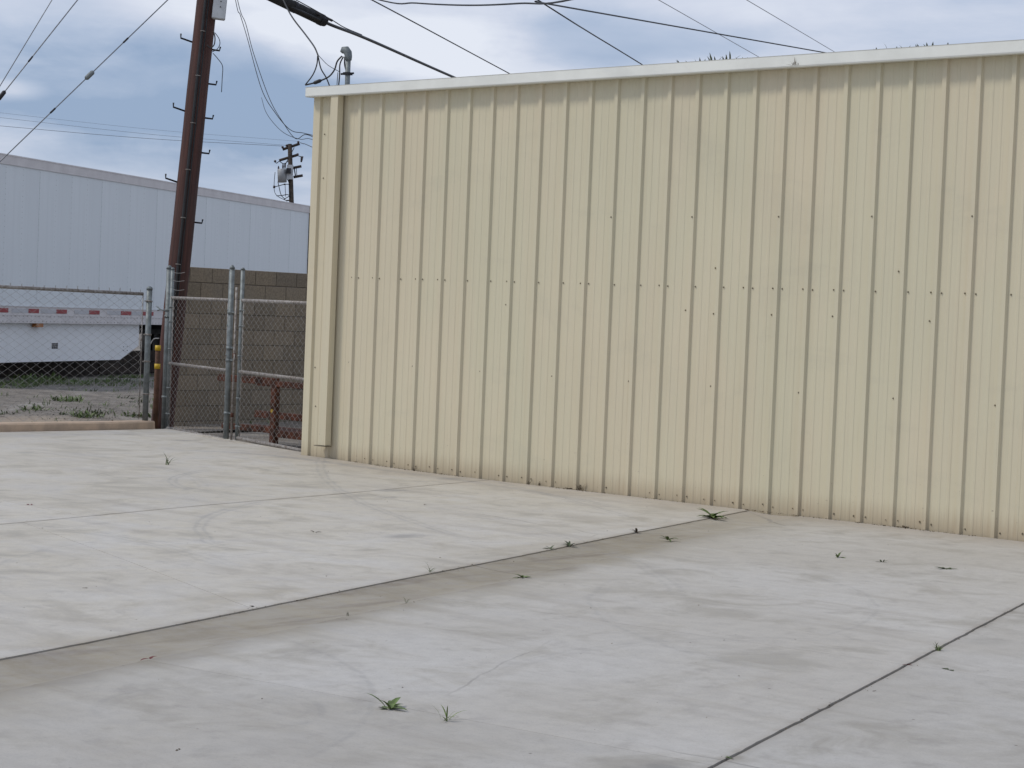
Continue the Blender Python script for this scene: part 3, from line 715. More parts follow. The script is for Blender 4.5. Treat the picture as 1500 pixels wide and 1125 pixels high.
# cable run down the face
def pf(ang, r_, z): 
    return tocam*(math.cos(ang)*r_) + side*(math.sin(ang)*r_) + Vector((0, 0, z))
bm = B(); tube(bm, [pf(-.12+.03*math.sin(z), .150-.0028*z, z) for z in zz_[2:]], .019, 8)
tube(bm, [pf(-.12+.28+.02*math.sin(z*1.7), .145-.0028*z, z) for z in zz_[3:]], .010, 6); link('riser_cable', bm, M['black'], up)
for py in (48, 113, 182, 250, 320, 388):
    z = along(py); bm = B(); tube(bm, [pf(-.32, .147-.0028*z, z), pf(-.12, .175-.0028*z, z), pf(.12, .15-.0028*z, z)], .006, 6); link('cable_strap', bm, M['galv_old'], up)
for s_, rows in ((1, (64, 114, 164, 215, 317)), (-1, (57, 158, 262))):
    for py in rows:
        z = along(py)-.06; r0 = .13-.0028*z
        bm = B(); a_ = side*s_; 
        if s_ > 0: pts = [a_*r0, a_*(r0+.105), a_*(r0+.112)+Vector((0, 0, .05))]
        else: pts = [a_*r0, a_*(r0+.16)+Vector((0, 0, .035)), a_*(r0+.165)+Vector((0, 0, .09))]
        tube(bm, [p+Vector((0, 0, z)) for p in pts], .0125, 6); link('climbing_step', bm, M['iron'], up)
# terminal box
tb0, tb1 = along(28), along(-75)
bm = B(); c_ = tocam*.12 + side*.165
mtx = Matrix.Translation(c_) @ Matrix(((side.x, tocam.x, 0, 0), (side.y, tocam.y, 0, 0), (0, 0, 1, 0), (0, 0, 0, 1)))
box(bm, -.085, .085, -.07, .07, tb0, tb1, mtx); bevel(bm, .008, 2); tbx = link('terminal_box', bm, M['white_box'], up)
for py in (11, 3, -8):
    bm = B(); zc = along(py); pp = mtx @ Vector((.01, .07, 0)); n_ = tocam
    tube(bm, [Vector((pp.x, pp.y, zc)), Vector((pp.x, pp.y, zc))+n_*.006], .008, 8); link('vent_hole', bm, M['black'], tbx)
# loose wires beside the pole
def P_up(px, py, d=25.85): return to_up(atd(px, py, d))
bm = B(); tube(bm, spline([P_up(312, 78), P_up(319, 86), P_up(326, 97), P_up(325.5, 115), P_up(324.5, 135)], 5), .005, 5); 
tube(bm, spline([P_up(315, 48), P_up(321, 57), P_up(322, 65), P_up(318, 72), P_up(311, 76)], 5), .005, 5)
tube(bm, spline([P_up(313, 46), P_up(315, 56), P_up(313.5, 66), P_up(308, 70), P_up(303, 66)], 5), .008, 5); link('loose_wire', bm, M['black'], up)
# crossarm and insulators at the top (above the frame)
zc = 9.6
bm = B(); box(bm, -1.2, 1.2, .12, .22, zc, zc+.11); link('crossarm', bm, M['pole'], up)
for x in (-1.1, -.5, .5, 1.1):
    bm = B(); tube(bm, [(x, .17, zc+.11), (x, .17, zc+.16), (x, .17, zc+.22), (x, .17, zc+.26)], [.02, .05, .045, .03], 10); link('insulator', bm, M['porcelain'], up)

# ------------------------------------------------------------------ overhead lines
def wire(label, pts, r, mt='black', n=8, name='overhead_wire', cat='wire', group=None, extra=None, sides=6):
    p = [Vector(q) for q in pts]; o0 = p[0].copy()
    if extra:
        root = tag(empty(name, o0), label, cat, group); bm = B(); tube(bm, spline(p, n) if len(p) > 2 else p, r, sides); linkp('strand', bm, M[mt], root)
        for nm, pa, pb, rr, mm in extra:
            bm = B(); tube(bm, [pa, Vector(pa).lerp(Vector(pb), .12), Vector(pa).lerp(Vector(pb), .88), pb], [rr*.55, rr, rr, rr*.55], 10); linkp(nm, bm, M[mm], root)
        return root
    bm = B(); tube(bm, spline(p, n) if len(p) > 2 else p, r, sides); bmesh.ops.translate(bm, verts=list(bm.verts), vec=-o0)
    o = link(name, bm, M[mt]); o.location = o0; return tag(o, label, cat, group)
def pz(py, dx=0): return base + UM @ Vector((0, 0, along(py)))
anchor = onz(-400, 622, -.05)
g_guy = 'guy wires running down from the utility pole to the left'
a1, a2, a3 = pz(-62), pz(-275), pz(-455)
def lerp(a_, b_, t_): return a_.lerp(b_, t_)
def on_line(a_, b_, px):     # parameter of the point seen at column px
    best = min(range(1001), key=lambda i: abs(proj(a_.lerp(b_, i/1000))[0]-px)); return a_.lerp(b_, best/1000)
def proj(p):
    d = Vector(p)-CAM; z = d.dot(CF); return 750+FPX*d.dot(CR)/z, 562.5-FPX*d.dot(CU)/z
gd = (anchor-a1).normalized(); m1 = on_line(a1, anchor, 131); m1b = on_line(a1, anchor, 184); m1c = on_line(a1, anchor, 77)
wire('longest visible grey guy wire, with a clamp fitting and crossing the trailer', [a1, anchor], .0075, 'grey_wire', name='guy_wire', group=g_guy,
     extra=[('guy_clamp', m1-gd*.07, m1+gd*.07, .030, 'galv'), ('grip_end', m1b-gd*.05, m1b+gd*.05, .012, 'iron'), ('grip_end', m1c-gd*.05, m1c+gd*.05, .012, 'iron')])
an2 = anchor+Vector((.1, .1, 0)); gd2 = (an2-a2).normalized(); m2 = on_line(a2, an2, 2); m2b = on_line(a2, an2, 45)
wire('middle guy wire with a dark clamp at the left edge of the picture', [a2, an2], .0075, 'grey_wire', name='guy_wire', group=g_guy,
     extra=[('guy_clamp', m2-gd2*.07, m2+gd2*.07, .026, 'iron'), ('grip_end', m2b-gd2*.05, m2b+gd2*.05, .011, 'iron')])
wire('shortest guy wire cutting the top left corner of the sky', [a3, onz(-300, 622, -.05)], .006, 'grey_wire', name='guy_wire', group=g_guy)

# splice closure hanging on its cable
root = tag(empty('cable_splice_case', atd(430, 20, 26.6)), 'fat black cylindrical splice case slung under the thick overhead cable', 'splice case')
s0, s1 = atd(372, -18, 26.3), atd(477, 32, 27.2); dd_ = (s1-s0).normalized()
bm = B(); tube(bm, [s0, s0+dd_*.03, s0.lerp(s1, .5), s1-dd_*.05, s1-dd_*.01, s1], [.04, .073, .075, .075, .068, .035], 18); linkp('case', bm, M['rubber'], root)
for t_ in (.12, .55, .93):
    bm = B(); q_ = s0.lerp(s1, t_); tube(bm, [q_-dd_*.03, q_+dd_*.03], .080, 18); linkp('band', bm, M['iron'], root)
for px, py in ((444, 9), (466, 21), (484, 29)):
    bm = B(); q_ = atd(px, py, 27); tube(bm, [q_-dd_*.03, q_+dd_*.03], .018, 8); linkp('hanger', bm, M['iron'], root)
ce = atd(662, 112, 36); far = ce + (ce-s1).normalized()*14
wire('thick black cable leaving the splice case and passing over the roof', [pz(-52), atd(345, -32, 26.2), atd(388, -8, 26.5), s1+Vector((0, 0, -.01)), atd(540, 58, 29.5), ce, far], .022, 'black', name='thick_cable', cat='cable')
wire('thin messenger wire strung just above the black splice case', [pz(-62), atd(430, -2, 26.6), atd(484, 28, 27.1), atd(504, 40, 27.9), atd(530, 51, 29.2)], .007, 'black', name='messenger_wire')
def ext(a_, b_, L): return b_ + (b_-a_).normalized()*L
a_ = atd(545, 0, 29); b_ = atd(743, 106, 38)
wire('black wire sloping down to the gutter right of the thick cable', [pz(-118), a_, b_, ext(a_, b_, 20)], .0095, 'black')
a_ = atd(788, 0, 30); b_ = atd(938, 93, 40)
wire('twisted black service wire reaching the gutter above the middle of the wall', [pz(-290), a_, atd(865, 48.5, 35), b_, ext(a_, b_, 20)], .011, 'black')
wire('sagging black wire along the top edge of the sky above the roof', [pz(-75), atd(545, -3, 24), atd(610, 4.5, 22.5), atd(687, 7.7, 21), atd(760, 5, 19.5), atd(842, -2, 18), atd(1150, -90, 14), atd(1700, -420, 9)], .009, 'black')
a_ = atd(785, 2, 19.2); b_ = atd(1202, 76, 30)
wire('long black drop wire falling gently rightward to the roof edge', [a_, atd(810, 7, 19.8), atd(1000, 40.5, 24.6), b_, ext(a_, b_, 12)], .0085, 'black')
a_ = atd(965, 0, 60); b_ = atd(1109, 82, 78)
wire('faint grey wire far behind, crossing the long black drop wire', [atd(780, -105, 50), a_, b_, ext(a_, b_, 30)], .011, 'pale_wire')
a_ = atd(1094, 0, 60); b_ = atd(1219, 74, 78)
wire('faint grey wire nearest the right side of the sky', [atd(930, -96, 50), a_, b_, ext(a_, b_, 30)], .011, 'pale_wire')
# service loops between pole and building
D5 = 25.2
wire('upper dark drop loop curving behind the building corner', [pz(-150), atd(345, 0, 26), atd(352, 22, 26), atd(362, 55, 25.8), atd(383, 130, 25.5), atd(403, 165, 25.3), atd(425, 190, D5), atd(445, 195, D5), atd(470, 201, D5)], .0045, 'black', group='slack drop wires between pole and building corner')
wire('lower dark drop loop curving behind the building corner', [pz(-150), atd(348, 0, 26), atd(360, 35, 26), atd(372, 80, 25.8), atd(395, 145, 25.5), atd(415, 180, 25.3), atd(433, 203, D5), atd(448, 197, D5), atd(470, 206, D5)], .0045, 'black', group='slack drop wires between pole and building corner')
wire('thin dark strand hanging lowest beside the twin drop loops', [atd(383, 143, 25.5), atd(390, 165, 25.4), atd(405, 185, 25.3), atd(420, 197, D5), atd(440, 204, D5), atd(452, 203, D5), atd(472, 209, D5)], .0032, 'black', group='slack drop wires between pole and building corner')
# drop to the weatherhead
dm = (mast_p-CAM).dot(CF)
hd = atd(501, 82, dm)
wire('service drop wire from above the splice case to the weatherhead loops', [atd(395, -45, 24.5), atd(415, 0, 24), atd(428, 25, 23.5), atd(447, 50, 23), atd(460, 68, dm+.3), atd(465.5, 80, dm)], .009, 'black')
lp = tag(empty('drip_loops', atd(465.5, 80, dm)), 'black drip loop wires with a splice drooping from the weatherhead', 'wires')
def lw(pts, r_=.007, mt='black'):
    bm = B(); tube(bm, spline([atd(x, y, dm+.0) for x, y in pts], 6), r_, 6); linkp('loop_wire', bm, M[mt], lp)
lw([(465.5, 80), (464, 95), (458, 110), (447, 124.5)]); lw([(465.5, 80), (470, 100), (478, 114), (483.5, 128)])
lw([(465.5, 80), (480, 95), (497, 105)], .004, 'grey_wire'); lw([(501, 82), (494, 90), (490, 102), (482, 112), (470, 118), (458, 122), (447, 124.5)], .009)
lw([(503, 83), (498, 94), (497.5, 110), (496, 126)], .008); lw([(505, 83), (505, 95), (508, 106)], .008); lw([(495, 106), (494, 118), (493.5, 127)], .004)
bm = B(); a_, b_ = atd(459, 122, dm), atd(471, 117.5, dm); tube(bm, [a_, a_.lerp(b_, .2), a_.lerp(b_, .8), b_], [.010, .019, .019, .010], 8); linkp('splice', bm, M['black'], lp)

# ------------------------------------------------------------------ distant pole
DP = 118.0
fb = atd(430, 560, DP); fb.z = -.1
dp = tag(empty('distant_utility_pole', fb), 'far utility pole with crossarms and grey transformer rising behind the trailer', 'utility pole')
def FP(px, py, dd=0): return atd(px, py, DP+dd)
def fpart(name, mt, fn):
    bm = B(); fn(bm); return linkp(name, bm, M[mt], dp)
tpole = FP(424.5, 211)
fpart('shaft', 'tie', lambda bm: tube(bm, [fb, tpole], [.17, .125], 10))
def arm(p, q_, h=.062): 
    fpart('crossarm', 'tie', lambda bm: tube(bm, [FP(*p), FP(*q_)], h*1.25, 4))
arm((414, 219), (439, 210.5)); arm((409, 235), (435.5, 227)); arm((429, 246), (441.5, 243.5)); arm((430, 259.5), (443.5, 257))
for px, py in ((414, 215.5), (437, 208), (420, 213), (403, 236), (436, 226)):
    fpart('insulator', 'porcelain', lambda bm: tube(bm, [FP(px, py+1.8), FP(px, py), FP(px, py-1.4)], [.05, .075, .05], 8))
fpart('transformer', 'transformer', lambda bm: tube(bm, [FP(413.5, 267, -.3), FP(413, 248.5, -.3), FP(413, 247.5, -.3)], [.255, .265, .21], 16))
for px, t_, bb in ((408, 243, 249), (414.5, 240, 248), (417.5, 238.5, 247)):
    fpart('bushing', 'porcelain', lambda bm: tube(bm, [FP(px, bb, -.3), FP(px, (t_+bb)/2, -.3), FP(px, t_, -.3)], [.03, .055, .025], 8))
def cab(bm):
    c0 = FP(425, 263); box(bm, -.17, .17, -.15, .15, 0, .82, Matrix.Translation(c0-Vector((0, 0, 0)))@Matrix.Rotation(YAW, 4, 'Z')@Matrix.Translation((0, -.25, 0)))
fpart('equipment_box', 'white_box', cab)
def cab2(bm):
    c0 = FP(424, 255); box(bm, -.13, .13, -.1, .1, 0, .3, Matrix.Translation(c0)@Matrix.Rotation(YAW, 4, 'Z')@Matrix.Translation((0, -.52, 0)))
fpart('meter_glass', 'iron', cab2)
fpart('bracket', 'iron', lambda bm: [tube(bm, [FP(431, 246), FP(433, 258.5)], .035, 5), tube(bm, [FP(434, 246), FP(435, 258.5)], .02, 5), tube(bm, [FP(421, 262), FP(425, 271)], .03, 5), tube(bm, [FP(419, 294), FP(427, 293)], .04, 5)])
def loops(bm):
    for pts in (((403, 252), (402, 262), (401.5, 275), (403, 283), (407, 287.5), (413, 291), (420, 294)), ((407, 266), (409, 275), (412, 286), (418, 292)),
                ((417.5, 269), (418, 280), (418.5, 288)), ((401.5, 274), (409, 272), (417, 270), (425, 270)), ((405, 287), (415, 286), (421, 285), (426, 288)),
                ((416, 292), (421, 289), (426, 286)), ((403, 236), (405, 239), (409, 236)), ((409, 236), (416, 240), (422, 236)), ((436, 228), (441, 230), (443, 234), (441, 237)), ((431, 216), (427, 224), (421, 235), (418, 241))):
        tube(bm, spline([FP(x, y, -.35) for x, y in pts], 4), .022, 4)
fpart('jumper_wires', 'iron', loops)
fpart('cutout', 'porcelain', lambda bm: [tube(bm, [FP(442.5, 229), FP(441.2, 237.5)], [.09, .05], 6), tube(bm, [FP(401.6, 272), FP(401.6, 275.5)], .07, 6), tube(bm, [FP(417, 269), FP(417, 271)], .06, 6)])
for lab, ya, yb, xe, r_ in (('faint distant power line, upper of the three behind the pole', 165, 207, 437, .006), ('faint distant power line, middle of the three behind the pole', 172, 213, 420, .008), ('faint distant power line, lowest of the three behind the pole', 184, 214, 414, .012)):
    e_ = FP(xe, yb); s_ = atd(-60, ya-(yb-ya)*60/xe*1.15, 112); mid = atd(xe/2, (ya+yb)/2+3.2, 115)
    wire(lab, [s_, mid, e_], r_, 'grey_wire', group='faint distant power lines', sides=5)
e_ = FP(440, 209); wire('short faint power line from the far pole toward the building', [e_, atd(480, 226, 122), atd(700, 330, 150)], .022, 'grey_wire', sides=5)

# ------------------------------------------------------------------ trailer
T0 = onz(0, 224, 4.11); T1 = onz(455, 301.7, 4.11); td = (T1-T0); td.z = 0; td.normalize()
T0 = Vector((T0.x, T0.y, 0)); T1 = Vector((T1.x, T1.y, 0)); TL = (T1-T0).length+2.4
tn = Vector((td.y, -td.x, 0))                  # towards the viewer
if tn.dot(CAM-T0) < 0: tn = -tn
tr = tag(empty('semi_trailer', T1), 'long white box semi trailer with side skirt parked beyond the fence', 'trailer')
tr.rotation_euler.z = math.atan2(-td.y, -td.x)  # local +x runs to the photo left, local y across
bpy.context.view_layer.update()
TM = Matrix.Rotation(tr.rotation_euler.z, 3, 'Z'); sgn = 1 if (TM @ Vector((0, 1, 0))).dot(tn) > 0 else -1
def tb(bm, x0, x1, n0, n1, z0, z1): box(bm, x0, x1, min(n0*sgn, n1*sgn), max(n0*sgn, n1*sgn), z0, z1)   # n: outwards (viewer side) = 0, inner negative
def u_at(px, py):
    d = ray(px, py); den = d.dot(tn); t_ = (T0-CAM).dot(tn)/den; q_ = CAM+d*t_; return (T1-Vector((q_.x, q_.y, 0))).dot(td), q_.z
WD = 2.55
bm = B(); tb(bm, .03, TL-.03, -.03, -WD+.03, 1.05, 4.06); link('box_body', bm, M['tr_white'], tr)
npan = int(TL/1.22)
pw = (TL-.16)/npan
bm = B(); tb(bm, 0, pw-.004, 0, -.028, 1.36, 3.93)
sp_ = link('side_panel', bm, M['tr_white'], tr); sp_.location = (.08, 0, 0)
for i in range(1, npan):
    o = inst(sp_, (.08+i*pw, 0, 0), parent=tr); o.location.y = -.0015*sgn*(i % 2)
bm = B()
for i in range(npan*2+1):
    x = .08+i*pw/2
    for k in range(26):
        z = 1.42+k*.098; tb(bm, x-.012, x-.006, .0028, -.002, z, z+.008)
tag(link('rivet_rows', bm, M['galv_old'], tr), kind='stuff')
bm = B(); tb(bm, 0, TL, .014, -.06, 3.935, 4.085); tb(bm, 0, TL, .020, -.04, 4.085, 4.11); tb(bm, 0, TL, .018, 0, 3.925, 3.940); link('top_rail', bm, M['alu'], tr)
bm = B(); tb(bm, .05, TL, -.06, -WD+.05, 4.08, 4.105); link('roof', bm, M['roof'], tr)
bm = B(); tb(bm, 0, TL, .016, -.06, 1.20, 1.355); tb(bm, 0, TL, .022, -.06, 1.045, 1.19); tb(bm, 0, TL, .028, 0, 1.19, 1.20); tb(bm, 0, TL, .028, 0, 1.345, 1.357); link('bottom_rail', bm, M['alu'], tr)
bm = B(); tb(bm, -.025, .085, .022, -.1, 1.05, 4.10); link('corner_post', bm, M['dark_steel'], tr)
bm = B(); tb(bm, .0, .075, .03, .02, 2.55, 2.95); link('red_reflector', bm, M['tape_red'], tr)
bm = B(); tb(bm, .0, .075, .03, .02, 2.25, 2.54); link('white_reflector', bm, M['tape_white'], tr)
bm = B(); tb(bm, -.02, .03, -.1, -WD, 1.05, 4.08); link('rear_door', bm, M['tr_white'], tr)
for n_ in (-.06, -WD+.06):
    pass
for pxc in (3, 48, 89, 137, 183.5, 216):
    ua, _ = u_at(pxc-7.6, 457); ub, _ = u_at(pxc+7.6, 458)
    bm = B(); tb(bm, min(ua, ub), max(ua, ub), .0225, .010, 1.235, 1.315); link('red_tape', bm, M['tape_red'], tr)
    bm = B(); tb(bm, max(ua, ub)+.01, max(ua, ub)+.62, .0222, .010, 1.235, 1.315); link('white_tape', bm, M['tape_white'], tr)
ua, _ = u_at(300, 460)
u = ua-1
while u > 1:
    bm = B(); tb(bm, u, u+.45, .0225, .010, 1.235, 1.315); link('red_tape', bm, M['tape_red'], tr); u -= 1.1
# bolts on bottom rail
bm = B(); u = .2
while u < TL-.2:
    for z in (1.07, 1.165): tb(bm, u, u+.018, .027, .02, z, z+.016)
    u += .15
tag(link('rail_rivets', bm, M['galv_old'], tr), kind='stuff')
# skirt with chamfered rear corner
ur, _ = u_at(210, 490); uc, _ = u_at(182, 530); z1_, z2_ = .60, .31
u2, _ = u_at(0, 500)
bm = B(); n_o = -.10; pr_ = [(ur, 1.04), (ur, z1_), (uc, z2_), (TL-.4, z2_), (TL-.4, 1.04)]
A = [bm.verts.new((x, n_o*sgn, z)) for x, z in pr_]; A2 = [bm.verts.new((x, (n_o-.03)*sgn, z)) for x, z in pr_]
bm.faces.new(A); bm.faces.new(A2[::-1])
for i in range(5): bm.faces.new((A[i], A2[i], A2[(i+1) % 5], A[(i+1) % 5]))
bmesh.ops.recalc_face_normals(bm, faces=list(bm.faces)); sk = link('side_skirt', bm, M['tr_skirt'], tr)
bm = B(); A = [bm.verts.new((x, (-WD+.1)*sgn, z)) for x, z in pr_]; A2 = [bm.verts.new((x, (-WD+.13)*sgn, z)) for x, z in pr_]
bm.faces.new(A); bm.faces.new(A2[::-1])
for i in range(5): bm.faces.new((A[i], A2[i], A2[(i+1) % 5], A[(i+1) % 5]))
bmesh.ops.recalc_face_normals(bm, faces=list(bm.faces)); link('side_skirt', bm, M['tr_skirt'], tr)
def bolts(px, py, solid):
    uu, zz2 = u_at(px, py); bm = B()
    for i in (-1, 0, 1):
        for j in (-1, 0, 1):
            if not solid and (i == 0 or j == 0): continue
            if not solid and (i == 0 or j == 0) and (i+j) % 2: pass
            s_ = .035 if solid else .016
            tb(bm, uu+i*.085-s_, uu+i*.085+s_, n_o+.005, n_o, zz2+j*.038-s_*.45, zz2+j*.038+s_*.45)
    link('bolt_plate', bm, M['iron'], sk)
bolts(87, 507, True); bolts(190, 511, False)
bm = B(); ua, _ = u_at(53, 472); ub, _ = u_at(63, 472); tb(bm, ub, ua, .01, -.08, .97, 1.045); link('marker_light', bm, M['orange'], tr)
# underframe: cross members, axles and wheels, landing gear
bm = B(); tb(bm, .2, TL-.3, -.80, -.92, .82, 1.04); tb(bm, .2, TL-.3, -WD+.92, -WD+.80, .82, 1.04)
u = .4
while u < TL-.4: tb(bm, u, u+.07, -.15, -WD+.15, .94, 1.044); u += .6
link('underframe', bm, M['dark_steel'], tr)
for uw in (2.6, 3.9):
    bm = B(); ya, yb = (-.3*sgn, (-WD+.3)*sgn); tube(bm, [(uw, ya, .5), (uw, yb, .5)], .07, 10); link('axle', bm, M['dark_steel'], tr)
    for n_ in (-.18, -.50, -WD+.50, -WD+.18):
        bm = B(); c_ = n_*sgn; h_ = .13
        tube(bm, [(uw, c_-h_, .5), (uw, c_-h_*.85, .5), (uw, c_+h_*.85, .5), (uw, c_+h_, .5)], [.44, .50, .50, .44], 28); wh = link('wheel', bm, M['rubber'], tr)
        bm = B(); tube(bm, [(uw, c_-h_-.004, .5), (uw, c_+h_+.004, .5)], .27, 20); link('rim', bm, M['rim'], wh)
uL = TL-2.9
for n_ in (-.5, -WD+.5):
    bm = B(); tb(bm, uL, uL+.12, n_, n_-.12, .12, 1.0); tb(bm, uL-.08, uL+.2, n_+.04, n_-.16, .0, .12); link('landing_leg', bm, M['dark_steel'], tr)
bm = B(); tb(bm, -.02, .06, -.2, -WD+.2, .55, .67); tb(bm, -.02, .06, -.6, -.7, .66, 1.04); tb(bm, -.02, .06, -WD+.7, -WD+.6, .66, 1.04); link('rear_bumper', bm, M['dark_steel'], tr)

# dark beams added beneath the trailer to fill its shadowed gap
tg_ = 'dark beams added to fill the shadowed gap beneath the trailer'
protoB = B(); box(protoB, -1.25, 1.25, -.12, .12, 0, .24); bevel(protoB, .012)
tie = link('filler_beam', protoB, M['tie'])
cnt = 0
for lay, (zz3, nn_) in enumerate(((-.06, 5), (.185, 5))):
    for i in range(nn_):
        o = tie if cnt == 0 else inst(tie)
        pos = T1 + (-td)*(5.6+i*2.505+.4*lay) - tn*(1.15+.02*rnd.uniform(-1, 1))
        o.location = (pos.x, pos.y, zz3); o.rotation_euler.z = tr.rotation_euler.z+R(rnd.uniform(-.2, .2))
        tag(o, 'dark beam added to fill the shadowed gap beneath the white trailer', 'filler_beam', tg_); cnt += 1

# ------------------------------------------------------------------ block wall
wa = atd(262, 393, 26.65); wb_ = atd(450, 407, 28.6); wa.z = wb_.z = 0
wd_ = (wb_-wa).normalized(); wl = (wb_-wa).length+2.2
bw = tag(empty('block_wall', wa, math.atan2(wd_.y, wd_.x)), 'brown grey concrete block wall behind the chain link gates', 'wall')
wn = Vector((-wd_.y, wd_.x, 0)); front = -1 if wn.dot(CAM-wa) < 0 else 1     # local +y is wn
nb = int(wl/.4064); 
bm = B(); box(bm, .006, nb*.4064-.006, -.188 if front > 0 else .006, -.006 if front > 0 else .188, -.15, 2.0+.004); link('mortar_core', bm, M['mortar'], bw)
def blk(L):
    bm = B(); y0_, y1_ = (-.194, 0) if front > 0 else (0, .194)
    box(bm, 0, L, y0_, y1_, 0, .194); bmesh.ops.bevel(bm, geom=list(bm.edges), offset=.004, segments=1, affect='EDGES'); return bm
full = link('block', blk(.3974), M['block'], bw); half = None; used = False
for r_i in range(-1, 10):
    z = r_i*.2032
    if r_i % 2 == 0: xs = [(i*.4064, 1) for i in range(nb)]
    else: xs = [(0, .5)] + [(.2032+i*.4064, 1) for i in range(nb-1)] + [((nb-.5)*.4064, .5)]
    for x, s_ in xs:
        if s_ == 1:
            o = full if not used else inst(full, parent=bw); used = True
        else:
            if half is None: half = link('half_block', blk(.1942), M['block'], bw); o = half
            else: o = inst(half, parent=bw)
        o.location = (x+.0045, rnd.uniform(-.0015, .0015), z+.0045)

# ------------------------------------------------------------------ rusty rack behind the right gate
ra = atd(322, 556, 24.2); rb = atd(446, 561, 23.2); ra.z = rb.z = 0
rv = (rb-ra); rl = rv.length; rg = math.atan2(rv.y, rv.x)
rack = tag(empty('rusty_rack', ra, rg), 'rust red steel rack of beams standing behind the right gate leaf', 'rack')
sp2 = (atd(400, 560, 23.5)-ra); us = Vector((sp2.x, sp2.y, 0)).length
def rbm(name, *a): 
    bm = B()
    for q_ in a: box(bm, *q_)
    bevel(bm, .004); return link(name, bm, M['rust'], rack)
rbm('top_beam', (0, us+.02, -.04, .04, .655, .735)); rbm('top_beam', (us+.022, rl+.15, -.04, .04, .640, .705))
rbm('leg', (us-.04, us+.04, -.038, .038, -.08, .653)); rbm('leg', (rl+.06, rl+.13, -.038, .038, -.08, .638))
rbm('lower_beam', (.09, us-.042, -.03, .03, .10, .17)); rbm('lower_beam', (us+.042, rl+.058, -.03, .03, .06, .14))
rbm('rear_beam', (0, rl+.15, .55, .62, .60, .66)); rbm('rear_beam', (0, rl+.15, .55, .62, .22, .30)); rbm('leg', (us-.03, us+.03, .62, .68, -.08, .66))
rbm('shelf', (.05, rl+.1, .05, .54, .115, .135))
bm = B(); tube(bm, [(us, -.041, .36), (us, -.048, .36)], .02, 8); link('yellow_mark', bm, M['yellow'], rack)

# ------------------------------------------------------------------ weeds and litter
def leaf(bm, o, ang, el, L, wdt, bend=.6, seg=4):
    d = Vector((math.cos(ang), math.sin(ang), 0)); s_ = Vector((-d.y, d.x, 0)); p = Vector(o); e_ = el; prev = None
    for i in range(seg+1):
        t_ = i/seg; w_ = wdt*math.sin(math.pi*min(1, .12+.88*t_))**.8*(1 if i < seg else .05)
        a_ = bm.verts.new(p+s_*w_/2+Vector((0, 0, w_*.15))); b_ = bm.verts.new(p-s_*w_/2+Vector((0, 0, w_*.15))); c_ = bm.verts.new(p)
        if prev:
            bm.faces.new((prev[0], a_, c_, prev[2])); bm.faces.new((prev[2], c_, b_, prev[1]))
        prev = (a_, b_, c_)
        p = p + (d*math.cos(e_)+Vector((0, 0, math.sin(e_))))*(L/seg); e_ -= bend/seg
def weed(px, py, label, size=.08, n_=8, kind='broad', mt='leaf', cat='weed', group=None, pos=None, name='weed', spread=1.0, seed=None):
    if name == 'weed' and not pos: size *= 1.45
    r = random.Random(seed if seed is not None else int(px*7+py)); p = pos or onz(px, py); bm = B()
    for i in range(n_):
        a_ = r.uniform(0, 2*math.pi) if kind != 'fan' else r.uniform(0, 2*math.pi)
        if kind == 'broad': leaf(bm, (r.uniform(-.1, .1)*size, r.uniform(-.1, .1)*size, 0), a_, r.uniform(.15, .95)*spread, size*r.uniform(.6, 1.2), size*r.uniform(.20, .30), .7)
        elif kind == 'grass': leaf(bm, (r.uniform(-.2, .2)*size, r.uniform(-.2, .2)*size, 0), a_, r.uniform(.7, 1.45)*spread, size*r.uniform(.6, 1.3), size*.075, .9)
        elif kind == 'clump': leaf(bm, (r.uniform(-1, 1)*size*.9, r.uniform(-1, 1)*size*.9, 0), a_, r.uniform(.3, 1.4), size*r.uniform(.3, .7), size*r.uniform(.08, .16), .8)
        elif kind == 'flat': leaf(bm, (r.uniform(-.3, .3)*size, r.uniform(-.3, .3)*size, .004), a_, r.uniform(.05, .35), size*r.uniform(.5, 1), size*r.uniform(.2, .35), .4)
    o = link(name, bm, M[mt]); o.location = (p.x, p.y, p.z if pos else gz(p.x, p.y)-.004)
    return tag(o, label, cat, group)
W = weed
W(571, 1039, 'broad-leaved green weed rosette low in the foreground, largest on the front slab', .066, 9, 'broad', 'leaf')
W(653, 1055, 'wispy grass sprig just right of the foreground rosette', .055, 8, 'grass', 'leaf_light')
W(1043, 758, 'wide green weed where the drainage strip nears the building wall', .105, 16, 'broad', 'leaf')
W(978, 791, 'small green weed at the wall end of the drainage strip edge', .060, 7, 'broad', 'leaf')
W(932, 780, 'small reddish brown weed on the joint beside the drainage strip', .045, 7, 'broad', 'dry')
W(834, 800, 'dark little weed in the joint, right one of the close pair', .042, 9, 'broad', 'leaf_dk')
W(806, 804, 'dark little weed in the joint, left one of the close pair', .035, 7, 'broad', 'leaf_dk')
W(629, 838, 'green tuft in the upper joint of the drainage strip near its middle', .045, 9, 'grass', 'leaf')
W(766, 846, 'low green weed lying along the lower edge of the drainage strip', .045, 8, 'broad', 'leaf')
W(595, 882, 'tiny grass sprig at the lower edge of the strip, below the joint tuft', .030, 6, 'grass', 'leaf')
W(510, 901, 'tiny dark sprig left along the lower edge of the drainage strip', .022, 5, 'grass', 'leaf_dk')
W(245, 682, 'upright green grass sprig alone on the far left slab', .085, 8, 'grass', 'leaf')
W(1228, 817, 'green two-leaved seedling on the right slab, leftmost of three in a row', .045, 5, 'broad', 'leaf', spread=1.3)
W(1292, 824, 'smallest dark seedling in the middle of three on the right slab', .030, 5, 'broad', 'leaf_dk')
W(1386, 834, 'flat dark green weed on the right slab, rightmost of three in a row', .055, 8, 'flat', 'leaf_dk')
